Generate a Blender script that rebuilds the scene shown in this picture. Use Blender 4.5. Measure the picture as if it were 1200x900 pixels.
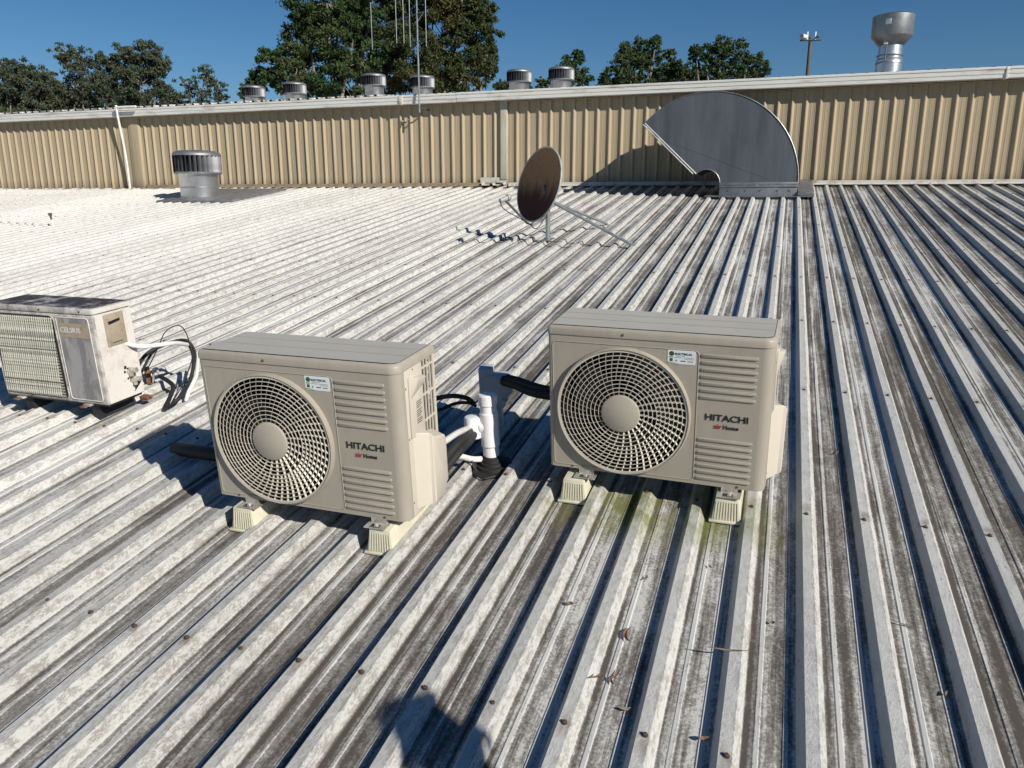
import bpy, bmesh, math, random
import numpy as np
from mathutils import Vector, Matrix, Euler

for o in list(bpy.data.objects):
    bpy.data.objects.remove(o)
S = bpy.context.scene
COL = S.collection
PI = math.pi
R = math.radians
random.seed(7)

# ------------------------------------------------------------------ camera
CAM = np.array([-0.15977, -12.308257, -0.218484])
AX = np.array([[0.94421075, 0.3293412, 0.00065341],
               [-0.07833761, 0.22266351, 0.97174286],
               [-0.31988947, 0.91758124, -0.23604109]])      # right, up, forward
FPX = 892.844
SL = 0.13584124                                               # pitch of the roof
cam = bpy.data.cameras.new('camera')
cam.sensor_width = 36
cam.lens = 36 * FPX / 1200
cam.clip_start = 0.05
cam.clip_end = 2000
camo = bpy.data.objects.new('camera', cam)
COL.objects.link(camo)
camo.matrix_world = Matrix(((AX[0][0], AX[1][0], -AX[2][0], CAM[0]),
                            (AX[0][1], AX[1][1], -AX[2][1], CAM[1]),
                            (AX[0][2], AX[1][2], -AX[2][2], CAM[2]),
                            (0, 0, 0, 1)))
S.camera = camo

# ------------------------------------------------------------------ light
EL, AZ = R(30.2), R(118.7)                                      # azimuth from +Y towards +X
SUN = Vector((math.sin(AZ) * math.cos(EL), math.cos(AZ) * math.cos(EL), math.sin(EL)))
sun = bpy.data.lights.new('sun', 'SUN')
sun.energy = 5.0
sun.angle = R(0.53)
sun.color = (1.0, 0.93, 0.82)
suno = bpy.data.objects.new('sun', sun)
COL.objects.link(suno)
suno.rotation_euler = SUN.to_track_quat('Z', 'Y').to_euler()
W = bpy.data.worlds.new('World')
S.world = W
W.use_nodes = True
nt = W.node_tree
nt.nodes.clear()
sky = nt.nodes.new('ShaderNodeTexSky')
sky.sky_type = 'NISHITA'
sky.sun_disc = False
sky.sun_elevation = EL
sky.sun_rotation = AZ
sky.air_density = 1.0
sky.dust_density = 0.0
sky.ozone_density = 5.0
sky.altitude = 300
bg = nt.nodes.new('ShaderNodeBackground')
bg.inputs['Strength'].default_value = 0.058
wo = nt.nodes.new('ShaderNodeOutputWorld')
hs = nt.nodes.new('ShaderNodeHueSaturation')
hs.inputs['Saturation'].default_value = 1.2
nt.links.new(sky.outputs[0], hs.inputs['Color'])
nt.links.new(hs.outputs[0], bg.inputs[0])
nt.links.new(bg.outputs[0], wo.inputs[0])
S.view_settings.view_transform = 'Standard'
S.view_settings.look = 'None'
S.view_settings.exposure = 0.13
S.view_settings.gamma = 1.0
S.render.engine = 'CYCLES'
S.cycles.max_bounces = 6


def at(x, y, depth):
    """a point seen at pixel x, y of the photograph, `depth` metres in front of the camera"""
    d = AX.T @ np.array([(x - 600) / FPX, (450 - y) / FPX, 1.0])
    return Vector(CAM + d * depth)


def onroof(x, y, n=0.0):
    """roof coordinates (across, up the slope, height) of what is seen at x, y"""
    d = AX.T @ np.array([(x - 600) / FPX, (450 - y) / FPX, 1.0])
    N = np.array([0, -math.sin(SL), math.cos(SL)])
    t = (n - N @ CAM) / (N @ d)
    P = CAM + t * d
    return Vector((P[0], P[1] * math.cos(SL) + P[2] * math.sin(SL), n))


# ------------------------------------------------------------------ materials
class NT:
    def __init__(s, name):
        s.m = bpy.data.materials.new(name)
        s.m.use_nodes = True
        s.t = s.m.node_tree
        s.b = s.t.nodes['Principled BSDF']

    def n(s, typ, **kw):
        nd = s.t.nodes.new(typ)
        for k, v in kw.items():
            if k.startswith('i_'):
                nd.inputs[k[2:].replace('_', ' ')].default_value = v
            else:
                setattr(nd, k, v)
        return nd

    def l(s, a, b):
        s.t.links.new(a, b)

    def val(s, x, sock):
        if hasattr(x, 'is_output'):
            s.l(x, sock)
        else:
            sock.default_value = x

    def math(s, op, a, b=0.0, clamp=False):
        nd = s.n('ShaderNodeMath', operation=op, use_clamp=clamp)
        s.val(a, nd.inputs[0])
        s.val(b, nd.inputs[1])
        return nd.outputs[0]

    def noise(s, vec, scale, detail=4.0, rough=0.6, dist=0.0):
        nd = s.n('ShaderNodeTexNoise')
        nd.inputs['Scale'].default_value = scale
        nd.inputs['Detail'].default_value = detail
        nd.inputs['Roughness'].default_value = rough
        nd.inputs['Distortion'].default_value = dist
        if vec is not None:
            s.l(vec, nd.inputs['Vector'])
        return nd.outputs[0]

    def ramp(s, x, lo, hi):
        nd = s.n('ShaderNodeMapRange')
        nd.inputs['From Min'].default_value = lo
        nd.inputs['From Max'].default_value = hi
        nd.clamp = True
        s.l(x, nd.inputs['Value'])
        return nd.outputs[0]

    def mix(s, f, a, b):
        nd = s.n('ShaderNodeMix', data_type='RGBA')
        s.val(f, nd.inputs[0])
        s.val(a if hasattr(a, 'is_output') else tuple(a) + (1,), nd.inputs[6])
        s.val(b if hasattr(b, 'is_output') else tuple(b) + (1,), nd.inputs[7])
        return nd.outputs[2]

    def map(s, vec, scale=(1, 1, 1), rot=(0, 0, 0), loc=(0, 0, 0)):
        nd = s.n('ShaderNodeMapping')
        nd.inputs['Scale'].default_value = scale
        nd.inputs['Rotation'].default_value = rot
        nd.inputs['Location'].default_value = loc
        s.l(vec, nd.inputs['Vector'])
        return nd.outputs[0]

    def bump(s, h, strength=0.3, dist=0.002):
        nd = s.n('ShaderNodeBump')
        nd.inputs['Strength'].default_value = strength
        nd.inputs['Distance'].default_value = dist
        s.l(h, nd.inputs['Height'])
        s.l(nd.outputs[0], s.b.inputs['Normal'])


def simple(name, col, rough=0.5, metal=0.0, col2=None, scale=8.0, lo=0.4, hi=0.65, stretch=(1, 1, 1),
           bump=0.0, space='Object', spec=None):
    k = NT(name)
    k.b.inputs['Roughness'].default_value = rough
    k.b.inputs['Metallic'].default_value = metal
    if spec is not None:
        k.b.inputs['Specular IOR Level'].default_value = spec
    tc = k.n('ShaderNodeTexCoord')
    v = k.map(tc.outputs[space], stretch)
    if col2 is None:
        col2 = tuple(c * 0.82 for c in col)
    f = k.ramp(k.noise(v, scale, 5), lo, hi)
    k.l(k.mix(f, col, col2), k.b.inputs['Base Color'])
    fine = k.noise(v, scale * 6, 3)
    rr = k.n('ShaderNodeMapRange')
    rr.inputs['To Min'].default_value = max(0.02, rough - 0.08)
    rr.inputs['To Max'].default_value = min(1, rough + 0.1)
    k.l(fine, rr.inputs['Value'])
    k.l(rr.outputs[0], k.b.inputs['Roughness'])
    if bump:
        k.bump(fine, bump, 0.003)
    return k.m


PITCH = 0.1905


def roof_material():
    k = NT('weathered_white_roof_paint')
    k.b.inputs['Roughness'].default_value = 0.88
    k.b.inputs['Specular IOR Level'].default_value = 0.12
    g = k.n('ShaderNodeNewGeometry')
    P = k.map(g.outputs['Position'], rot=(-SL, 0, 0))
    sep = k.n('ShaderNodeSeparateXYZ')
    k.l(P, sep.inputs[0])
    X, V, N = sep.outputs
    fx = k.math('FRACT', k.math('ADD', k.math('DIVIDE', X, PITCH), 1000.5))        # 0.5 on the crest
    # where in the profile
    crest = k.ramp(N, -0.012, -0.003)
    pan = k.ramp(N, -0.024, -0.033)
    # streaks that run down the slope
    st = k.noise(k.map(P, (26, 0.55, 26)), 1.0, 6, 0.62, 0.3)
    st2 = k.noise(k.map(P, (90, 2.6, 90)), 1.0, 5, 0.65)
    mid = k.noise(k.map(P, (9, 5, 9)), 1.0, 8, 0.7)
    fine = k.noise(P, 120.0, 8, 0.75)
    flake = k.noise(k.map(P, (85, 42, 85), rot=(0, 0, 0.5)), 1.0, 6, 0.75, 1.2)
    big = k.noise(k.map(P, (0.28, 0.16, 0.28), loc=(3, 1, 0)), 1.0, 3, 0.5)
    # the far left of the roof is cleaner, the right half is grimier
    side = k.math('ADD', k.ramp(k.math('ADD', X, k.math('MULTIPLY', V, 0.12)), -8.5, -0.6), k.math('MULTIPLY', big, 0.9))
    side = k.ramp(side, 0.22, 1.50)
    white = (0.66, 0.655, 0.63)
    clean = (0.53, 0.535, 0.52)
    grey = (0.27, 0.262, 0.248)
    brown = (0.080, 0.070, 0.060)
    cloud = k.noise(k.map(P, (34, 15, 34)), 1.0, 9, 0.78, 0.6)
    patch = k.noise(k.map(P, (3.2, 1.6, 3.2), loc=(0, 5, 0)), 1.0, 5, 0.6, 0.4)
    # dirt lies against the right foot of each rib and between the two swages
    foot = k.ramp(k.math('ABSOLUTE', k.math('SUBTRACT', fx, 0.715)), 0.06, 0.015)
    midp = k.ramp(k.math('ABSOLUTE', k.math('SUBTRACT', fx, 0.01)), 0.14, 0.03)
    midp2 = k.ramp(k.math('ABSOLUTE', k.math('SUBTRACT', fx, 0.99)), 0.14, 0.03)
    swage = k.ramp(N, -0.0352, -0.0338)
    wn = k.n('ShaderNodeTexWhiteNoise', noise_dimensions='1D')
    k.l(k.math('FLOOR', k.math('ADD', k.math('DIVIDE', X, PITCH), 0.02)), wn.inputs['W'])
    pr = wn.outputs['Value']                       # every pan has weathered differently
    s1 = k.ramp(st, 0.44, 0.60)
    s2 = k.ramp(st2, 0.47, 0.60)
    dirt = k.math('MULTIPLY', foot, 0.42)
    dirt = k.math('ADD', dirt, k.math('MULTIPLY', k.math('MAXIMUM', midp, midp2), 0.12))
    dirt = k.math('ADD', dirt, k.math('MULTIPLY', s1, 0.46))
    dirt = k.math('ADD', dirt, k.math('MULTIPLY', s2, 0.26))
    dirt = k.math('ADD', dirt, k.math('MULTIPLY', k.math('SUBTRACT', pr, 0.52), 0.42))
    dirt = k.math('ADD', dirt, k.math('MULTIPLY', k.math('SUBTRACT', cloud, 0.5), 1.5))
    dirt = k.math('ADD', dirt, k.math('MULTIPLY', k.math('SUBTRACT', patch, 0.5), 1.5))
    dirt = k.math('ADD', dirt, k.math('MULTIPLY', k.math('SUBTRACT', fine, 0.5), 1.9))
    dirt = k.math('SUBTRACT', dirt, k.math('MULTIPLY', swage, 0.34))
    sidep = k.math('ADD', k.math('MULTIPLY', side, 0.86), 0.18)
    dirt = k.math('MULTIPLY', k.math('ADD', dirt, k.math('MULTIPLY', k.math('SUBTRACT', sidep, 0.70), 0.40)), sidep, clamp=True)
    dirt = k.math('MULTIPLY', dirt, k.math('ADD', k.math('MULTIPLY', pan, 0.90), 0.10))
    c = k.mix(side, white, clean)
    c = k.mix(k.ramp(dirt, 0.0, 0.30), c, grey)
    c = k.mix(k.math('MULTIPLY', k.ramp(dirt, 0.30, 0.80), 0.92), c, brown)
    # flaking paint and lichen on the crests and the right flanks of the ribs
    fl = k.ramp(k.math('ADD', k.math('MULTIPLY', flake, 0.55), k.math('MULTIPLY', cloud, 0.45)), 0.485, 0.545)
    up_ = k.math('SUBTRACT', 1.0, pan)
    rhs = k.math('MULTIPLY', up_, k.ramp(fx, 0.535, 0.575))
    nearleft = k.ramp(X, 0.6, -1.6)
    farclean = k.math('ADD', k.math('MULTIPLY', side, 1.0), 0.16, clamp=True)
    m1 = k.math('MULTIPLY', k.math('MULTIPLY', fl, rhs), farclean)
    c = k.mix(k.math('MULTIPLY', m1, k.math('ADD', 0.45, k.math('MULTIPLY', nearleft, 0.30))), c, (0.24, 0.225, 0.205))
    m2 = k.math('MULTIPLY', k.math('MULTIPLY', fl, k.math('MULTIPLY', up_, k.ramp(fx, 0.43, 0.475))), k.math('MULTIPLY', nearleft, farclean))
    c = k.mix(k.math('MULTIPLY', m2, 0.55), c, (0.27, 0.255, 0.235))
    wht = k.math('MULTIPLY', k.ramp(flake, 0.56, 0.62), k.math('MULTIPLY', rhs, nearleft))
    c = k.mix(k.math('MULTIPLY', wht, 0.6), c, (0.66, 0.65, 0.61))
    grm = k.math('MULTIPLY', k.math('MULTIPLY', k.ramp(cloud, 0.50, 0.66), up_), k.math('MULTIPLY', farclean, 0.35))
    c = k.mix(grm, c, (0.30, 0.29, 0.275))
    # speckled lichen
    vor = k.n('ShaderNodeTexVoronoi')
    vor.inputs['Scale'].default_value = 42
    k.l(k.map(P, (1, 0.8, 1)), vor.inputs['Vector'])
    sp = k.math('MULTIPLY', k.ramp(vor.outputs[0], 0.2, 0.1), k.ramp(mid, 0.52, 0.62))
    c = k.mix(k.math('MULTIPLY', sp, k.math('MULTIPLY', side, 0.6)), c, (0.10, 0.095, 0.085))
    # moss where the right hand unit drips
    dv = k.n('ShaderNodeVectorMath', operation='DISTANCE')
    k.l(k.map(P, (0.42, 1.0, 1.0)), dv.inputs[0])
    dv.inputs[1].default_value = (-0.52 * 0.42, -9.74, -0.02)
    moss = k.math('MULTIPLY', k.ramp(dv.outputs['Value'], 0.26, 0.06), k.ramp(mid, 0.40, 0.56))
    c = k.mix(k.math('MULTIPLY', moss, 0.85), c, (0.15, 0.165, 0.035))
    # rust round the base of the dish and stain beside the ventilator
    dv2 = k.n('ShaderNodeVectorMath', operation='DISTANCE')
    k.l(k.map(P, (1.0, 0.5, 1.0)), dv2.inputs[0])
    dv2.inputs[1].default_value = (-8.9, -1.1 * 0.5, 0)
    stn = k.math('MULTIPLY', k.ramp(dv2.outputs['Value'], 0.7, 0.15), k.ramp(mid, 0.3, 0.5))
    c = k.mix(k.math('MULTIPLY', stn, 0.8), c, (0.13, 0.12, 0.11))
    # rusty halo that runs down from every screw
    dvv = k.math('MULTIPLY', k.math('SUBTRACT', k.math('FRACT', k.math('ADD', k.math('DIVIDE', k.math('ADD', V, 10.845), 1.2155), 10.5)), 0.5), 1.2155)
    dxx = k.math('MULTIPLY', k.math('SUBTRACT', fx, 0.5), PITCH)
    hal = k.math('SQRT', k.math('ADD', k.math('MULTIPLY', dxx, dxx), k.math('MULTIPLY', k.math('MULTIPLY', dvv, dvv), 0.30)))
    hm = k.math('MULTIPLY', k.math('MULTIPLY', k.ramp(hal, 0.026, 0.006), k.ramp(N, -0.02, -0.003)), k.ramp(cloud, 0.36, 0.58))
    c = k.mix(k.math('MULTIPLY', hm, 0.62), c, (0.20, 0.155, 0.12))
    # litter line at the foot of the wall
    ll = k.math('MULTIPLY', k.ramp(V, -0.30, -0.12), k.ramp(mid, 0.44, 0.54))
    c = k.mix(k.math('MULTIPLY', ll, 0.85), c, (0.07, 0.06, 0.05))
    oi = k.n('ShaderNodeObjectInfo')
    tint = k.math('ADD', k.math('MULTIPLY', oi.outputs['Random'], 0.14), 0.90)
    vm = k.n('ShaderNodeVectorMath', operation='SCALE')
    k.l(c, vm.inputs[0])
    k.l(tint, vm.inputs['Scale'])
    k.l(vm.outputs[0], k.b.inputs['Base Color'])
    k.bump(k.math('ADD', k.math('MULTIPLY', flake, k.math('SUBTRACT', 1.0, pan)), k.math('MULTIPLY', cloud, 0.9)), 0.75, 0.004)
    return k.m


def wall_material():
    k = NT('beige_wall_paint')
    k.b.inputs['Roughness'].default_value = 0.6
    k.b.inputs['Specular IOR Level'].default_value = 0.2
    g = k.n('ShaderNodeNewGeometry')
    P = g.outputs['Position']
    sep = k.n('ShaderNodeSeparateXYZ')
    k.l(P, sep.inputs[0])
    X, Y, Z = sep.outputs
    st = k.noise(k.map(P, (60, 60, 0.9)), 1.0, 5, 0.6)
    st2 = k.noise(k.map(P, (14, 14, 0.5)), 1.0, 4, 0.6)
    fine = k.noise(P, 60.0, 6, 0.7)
    c = k.mix(k.ramp(st, 0.45, 0.7), (0.42, 0.345, 0.235), (0.35, 0.288, 0.20))
    c = k.mix(k.math('MULTIPLY', k.ramp(st2, 0.5, 0.72), 0.5), c, (0.26, 0.22, 0.165))
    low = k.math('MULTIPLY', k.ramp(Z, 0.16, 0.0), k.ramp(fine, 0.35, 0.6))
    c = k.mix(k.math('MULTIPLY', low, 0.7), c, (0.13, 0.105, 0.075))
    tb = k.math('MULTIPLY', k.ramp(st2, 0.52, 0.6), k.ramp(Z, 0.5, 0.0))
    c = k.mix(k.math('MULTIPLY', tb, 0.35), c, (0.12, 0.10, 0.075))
    k.l(c, k.b.inputs['Base Color'])
    k.bump(fine, 0.15, 0.002)
    return k.m


def galv(name, base=(0.42, 0.44, 0.46), dark=(0.30, 0.315, 0.335), rough=0.35, metal=0.85, scale=5, stretch=(1, 1, 1)):
    k = NT(name)
    k.b.inputs['Metallic'].default_value = metal
    tc = k.n('ShaderNodeTexCoord')
    v = k.map(tc.outputs['Object'], stretch)
    a = k.noise(v, scale, 6, 0.65)
    b = k.noise(v, scale * 9, 3, 0.6)
    c = k.mix(k.ramp(a, 0.38, 0.66), base, dark)
    k.l(c, k.b.inputs['Base Color'])
    rr = k.n('ShaderNodeMapRange')
    rr.inputs['To Min'].default_value = rough - 0.08
    rr.inputs['To Max'].default_value = rough + 0.14
    k.l(b, rr.inputs['Value'])
    k.l(rr.outputs[0], k.b.inputs['Roughness'])
    k.bump(b, 0.08, 0.002)
    return k.m


def old_paint(name, base, mid_, dark, f0, f1, scale=14, stretch=(1, 1, 1)):
    k = NT(name)
    k.b.inputs['Roughness'].default_value = 0.7
    tc = k.n('ShaderNodeTexCoord')
    v = k.map(tc.outputs['Object'], stretch)
    a = k.noise(v, scale, 9, 0.72, 0.4)
    b = k.noise(v, scale * 6, 7, 0.75)
    c = k.mix(k.ramp(a, f0, f0 + 0.1), base, mid_)
    c = k.mix(k.ramp(k.math('ADD', k.math('MULTIPLY', a, 0.6), k.math('MULTIPLY', b, 0.4)), f1, f1 + 0.05), c, dark)
    k.l(c, k.b.inputs['Base Color'])
    k.bump(b, 0.35, 0.003)
    return k.m


def lichen_grille():
    k = NT('lichen_covered_plastic')
    k.b.inputs['Roughness'].default_value = 0.8
    tc = k.n('ShaderNodeTexCoord')
    v = tc.outputs['Object']
    a = k.noise(v, 22, 9, 0.7)
    b = k.noise(v, 75, 6, 0.8)
    c = k.mix(k.ramp(a, 0.46, 0.64), (0.58, 0.58, 0.53), (0.40, 0.41, 0.32))
    c = k.mix(k.ramp(b, 0.50, 0.57), c, (0.075, 0.075, 0.058))
    k.l(c, k.b.inputs['Base Color'])
    return k.m


def rust_dish():
    k = NT('rust_brown_dish_face')
    k.b.inputs['Roughness'].default_value = 0.85
    k.b.inputs['Specular IOR Level'].default_value = 0.15
    tc = k.n('ShaderNodeTexCoord')
    sep = k.n('ShaderNodeSeparateXYZ')
    k.l(tc.outputs['Object'], sep.inputs[0])
    drip = k.noise(k.map(tc.outputs['Object'], (13, 3.0, 1)), 1.0, 7)
    e = k.math('ADD', sep.outputs[1], k.math('MULTIPLY', k.math('SUBTRACT', drip, 0.5), 0.42))
    c = k.mix(k.ramp(e, 0.06, -0.12), (0.30, 0.18, 0.10), (0.085, 0.036, 0.028))
    spots = k.noise(tc.outputs['Object'], 30, 6)
    c = k.mix(k.math('MULTIPLY', k.ramp(spots, 0.55, 0.7), 0.5), c, (0.10, 0.06, 0.045))
    k.l(c, k.b.inputs['Base Color'])
    return k.m


def leaf_material(name, c1, c2, c3):
    k = NT(name)
    k.b.inputs['Roughness'].default_value = 0.7
    k.b.inputs['Specular IOR Level'].default_value = 0.2
    g = k.n('ShaderNodeNewGeometry')
    a = k.noise(g.outputs['Position'], 0.55, 3)
    c = k.mix(g.outputs['Random Per Island'], c1, c2)
    c = k.mix(k.ramp(a, 0.5, 0.66), c, c3)
    k.l(c, k.b.inputs['Base Color'])
    tr = k.n('ShaderNodeBsdfTranslucent')
    k.l(c, tr.inputs[0])
    ms = k.n('ShaderNodeMixShader')
    ms.inputs[0].default_value = 0.25
    k.l(k.b.outputs[0], ms.inputs[1])
    k.l(tr.outputs[0], ms.inputs[2])
    k.l(ms.outputs[0], k.t.nodes['Material Output'].inputs[0])
    return k.m


M = {}
M['roof'] = roof_material()
M['wall'] = wall_material()
M['gutter'] = simple('white_gutter_paint', (0.66, 0.66, 0.63), 0.45, col2=(0.42, 0.40, 0.36), scale=3.0, lo=0.52, hi=0.72, stretch=(1, 1, 7), bump=0.1, space='Object')
M['flash'] = simple('dull_white_flashing', (0.55, 0.54, 0.50), 0.55, col2=(0.3, 0.27, 0.23), scale=7, lo=0.5, hi=0.7, bump=0.1)
M['cream'] = simple('faded_cream_paint', (0.50, 0.47, 0.38), 0.5, col2=(0.36, 0.33, 0.26), scale=6, stretch=(1, 1, .3))
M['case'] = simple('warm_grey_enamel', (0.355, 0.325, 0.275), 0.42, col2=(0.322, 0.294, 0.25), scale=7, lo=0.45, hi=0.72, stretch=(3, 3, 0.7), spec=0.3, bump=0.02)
M['lid'] = simple('skylit_lid_enamel', (0.43, 0.42, 0.385), 0.55, col2=(0.405, 0.395, 0.36), scale=5, lo=0.4, hi=0.7, spec=0.25, bump=0.02)  # lid top lighter than the cabinet; sky reflection put into the colour
M['side'] = simple('sunlit_side_enamel', (0.56, 0.515, 0.44), 0.42, col2=(0.53, 0.485, 0.41), scale=6, bump=0.02)  # cabinet enamel lightened; sun on the right side is put into the colour
M['grille'] = simple('pale_plastic_grille', (0.62, 0.58, 0.49), 0.45, scale=10)
M['hub'] = simple('warm_grey_hub_plastic', (0.38, 0.352, 0.295), 0.4, col2=(0.365, 0.34, 0.285), scale=6)
M['dark'] = simple('black_plastic', (0.012, 0.012, 0.012), 0.5)
M['fan'] = simple('dark_grey_fan_plastic', (0.028, 0.027, 0.026), 0.45)
M['coil'] = simple('dark_coil_fins', (0.02, 0.02, 0.02), 0.5, stretch=(1, 1, 30))
M['rubber'] = simple('black_insulation_foam', (0.018, 0.018, 0.019), 0.65, bump=0.3, scale=25)
M['pvc'] = simple('white_pvc', (0.80, 0.79, 0.82), 0.32, col2=(0.74, 0.73, 0.75), scale=5)
M['conduit'] = simple('pale_grey_sleeve', (0.62, 0.61, 0.60), 0.5, col2=(0.5, 0.49, 0.47), scale=20, bump=0.2)
M['duct_grey'] = simple('blue_grey_pipe_cover', (0.50, 0.52, 0.56), 0.45)
M['block'] = simple('cream_mounting_block_plastic', (0.62, 0.60, 0.47), 0.5, col2=(0.50, 0.48, 0.37), scale=14, bump=0.2)
M['galv'] = galv('galvanised_steel', (0.32, 0.335, 0.35), (0.20, 0.212, 0.225), 0.42, 0.75)
M['galv_bright'] = galv('bright_galvanised_steel', (0.66, 0.67, 0.69), (0.5, 0.51, 0.53), 0.33, 0.9, 4)
M['galv_duct'] = galv('dull_galvanised_duct', (0.135, 0.15, 0.17), (0.09, 0.10, 0.118), 0.5, 0.5, 2.2, (2.2, 1, 0.35))
M['galv_edge'] = galv('duct_seam_steel', (0.33, 0.35, 0.365), (0.22, 0.235, 0.25), 0.42, 0.75, 6)
M['vent'] = galv('spinning_vent_aluminium', (0.62, 0.63, 0.65), (0.46, 0.47, 0.49), 0.36, 0.9, 5)
M['vane'] = galv('vent_vane_aluminium', (0.36, 0.365, 0.38), (0.24, 0.245, 0.26), 0.5, 0.8, 5)
M['zinc'] = simple('zinc_bracket', (0.62, 0.61, 0.58), 0.35, 0.5, col2=(0.4, 0.36, 0.3), scale=30)
M['lead'] = simple('lead_flashing', (0.20, 0.205, 0.21), 0.6, 0.2, col2=(0.13, 0.13, 0.13), scale=9, bump=0.2)
M['dish_face'] = rust_dish()
M['dish_back'] = simple('grey_dish_paint', (0.40, 0.42, 0.42), 0.45, col2=(0.28, 0.28, 0.27), scale=12)
M['arm'] = galv('dark_weathered_steel', (0.15, 0.155, 0.16), (0.09, 0.09, 0.09), 0.5, 0.5, 8)
M['strut'] = galv('pole_steel', (0.40, 0.44, 0.45), (0.25, 0.27, 0.28), 0.45, 0.6, 10)
M['old'] = old_paint('peeling_grey_white_paint', (0.50, 0.48, 0.46), (0.30, 0.285, 0.27), (0.085, 0.078, 0.075), 0.44, 0.56, 9)
M['old_panel'] = old_paint('stained_grey_panel', (0.33, 0.32, 0.325), (0.20, 0.195, 0.20), (0.07, 0.065, 0.065), 0.46, 0.60, 9, (1.6, 1, 0.5))
M['old_top'] = old_paint('mould_blackened_paint', (0.42, 0.40, 0.40), (0.12, 0.11, 0.115), (0.035, 0.032, 0.035), 0.36, 0.46, 9)
M['old_side'] = old_paint('chalky_white_paint', (0.66, 0.625, 0.585), (0.56, 0.51, 0.46), (0.10, 0.085, 0.07), 0.50, 0.62, 10)
M['old_plate'] = old_paint('faded_tan_plate', (0.36, 0.30, 0.22), (0.30, 0.245, 0.18), (0.16, 0.12, 0.09), 0.5, 0.6, 20)
M['lichen'] = lichen_grille()
M['rust'] = simple('orange_rust', (0.24, 0.11, 0.06), 0.8, col2=(0.12, 0.055, 0.03), scale=30, bump=0.4)
M['screw'] = simple('rusty_screw', (0.13, 0.085, 0.06), 0.6, 0.3, col2=(0.06, 0.045, 0.035), scale=60)
M['black_ink'] = simple('black_ink', (0.012, 0.012, 0.013), 0.4)
M['red_ink'] = simple('red_ink', (0.42, 0.015, 0.015), 0.4)
M['grey_ink'] = simple('grey_ink', (0.10, 0.10, 0.10), 0.4)
M['blue_ink'] = simple('dark_blue_ink', (0.03, 0.05, 0.11), 0.4)
M['green_ink'] = simple('dark_green_ink', (0.02, 0.09, 0.03), 0.4)
M['lime_ink'] = simple('light_green_ink', (0.22, 0.42, 0.10), 0.4)
M['sticker'] = simple('white_sticker', (0.70, 0.73, 0.76), 0.3, col2=(0.66, 0.69, 0.72))
M['white_ink'] = simple('pale_lettering', (0.55, 0.56, 0.55), 0.5)
M['white_pipe'] = simple('white_pipe_paint', (0.80, 0.79, 0.75), 0.4)
M['wood'] = simple('dark_pole_timber', (0.13, 0.11, 0.095), 0.8, col2=(0.07, 0.06, 0.05), scale=5, stretch=(4, 4, .3))
M['porcelain'] = simple('white_porcelain', (0.78, 0.79, 0.8), 0.25)
M['leaf_dead'] = simple('dead_leaf_brown', (0.17, 0.095, 0.055), 0.7, col2=(0.08, 0.045, 0.03), scale=60)
M['leaf_grey'] = simple('dead_leaf_grey_brown', (0.20, 0.165, 0.115), 0.7, col2=(0.11, 0.09, 0.065), scale=60)
M['bark'] = simple('pale_gum_bark', (0.26, 0.225, 0.185), 0.85, col2=(0.12, 0.10, 0.08), scale=3, stretch=(1, 1, .3))
M['ground'] = simple('dry_grass_ground', (0.07, 0.08, 0.035), 0.95, col2=(0.12, 0.10, 0.06), scale=0.4)
M['leaf_olive'] = leaf_material('olive_gum_leaves', (0.056, 0.078, 0.046), (0.105, 0.128, 0.082), (0.10, 0.105, 0.064))
M['leaf_green'] = leaf_material('deep_green_leaves', (0.032, 0.066, 0.026), (0.070, 0.118, 0.044), (0.085, 0.108, 0.044))
M['leaf_brown'] = leaf_material('brownish_green_leaves', (0.042, 0.064, 0.024), (0.082, 0.100, 0.040), (0.125, 0.098, 0.042))
M['skin'] = simple('skin', (0.42, 0.26, 0.19), 0.5)
M['shirt'] = simple('navy_work_shirt', (0.03, 0.045, 0.09), 0.85)
M['trousers'] = simple('dark_work_trousers', (0.05, 0.05, 0.055), 0.85)
M['boot'] = simple('brown_boot_leather', (0.10, 0.06, 0.035), 0.6)
M['hair'] = simple('dark_hair', (0.03, 0.02, 0.015), 0.7)


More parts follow.
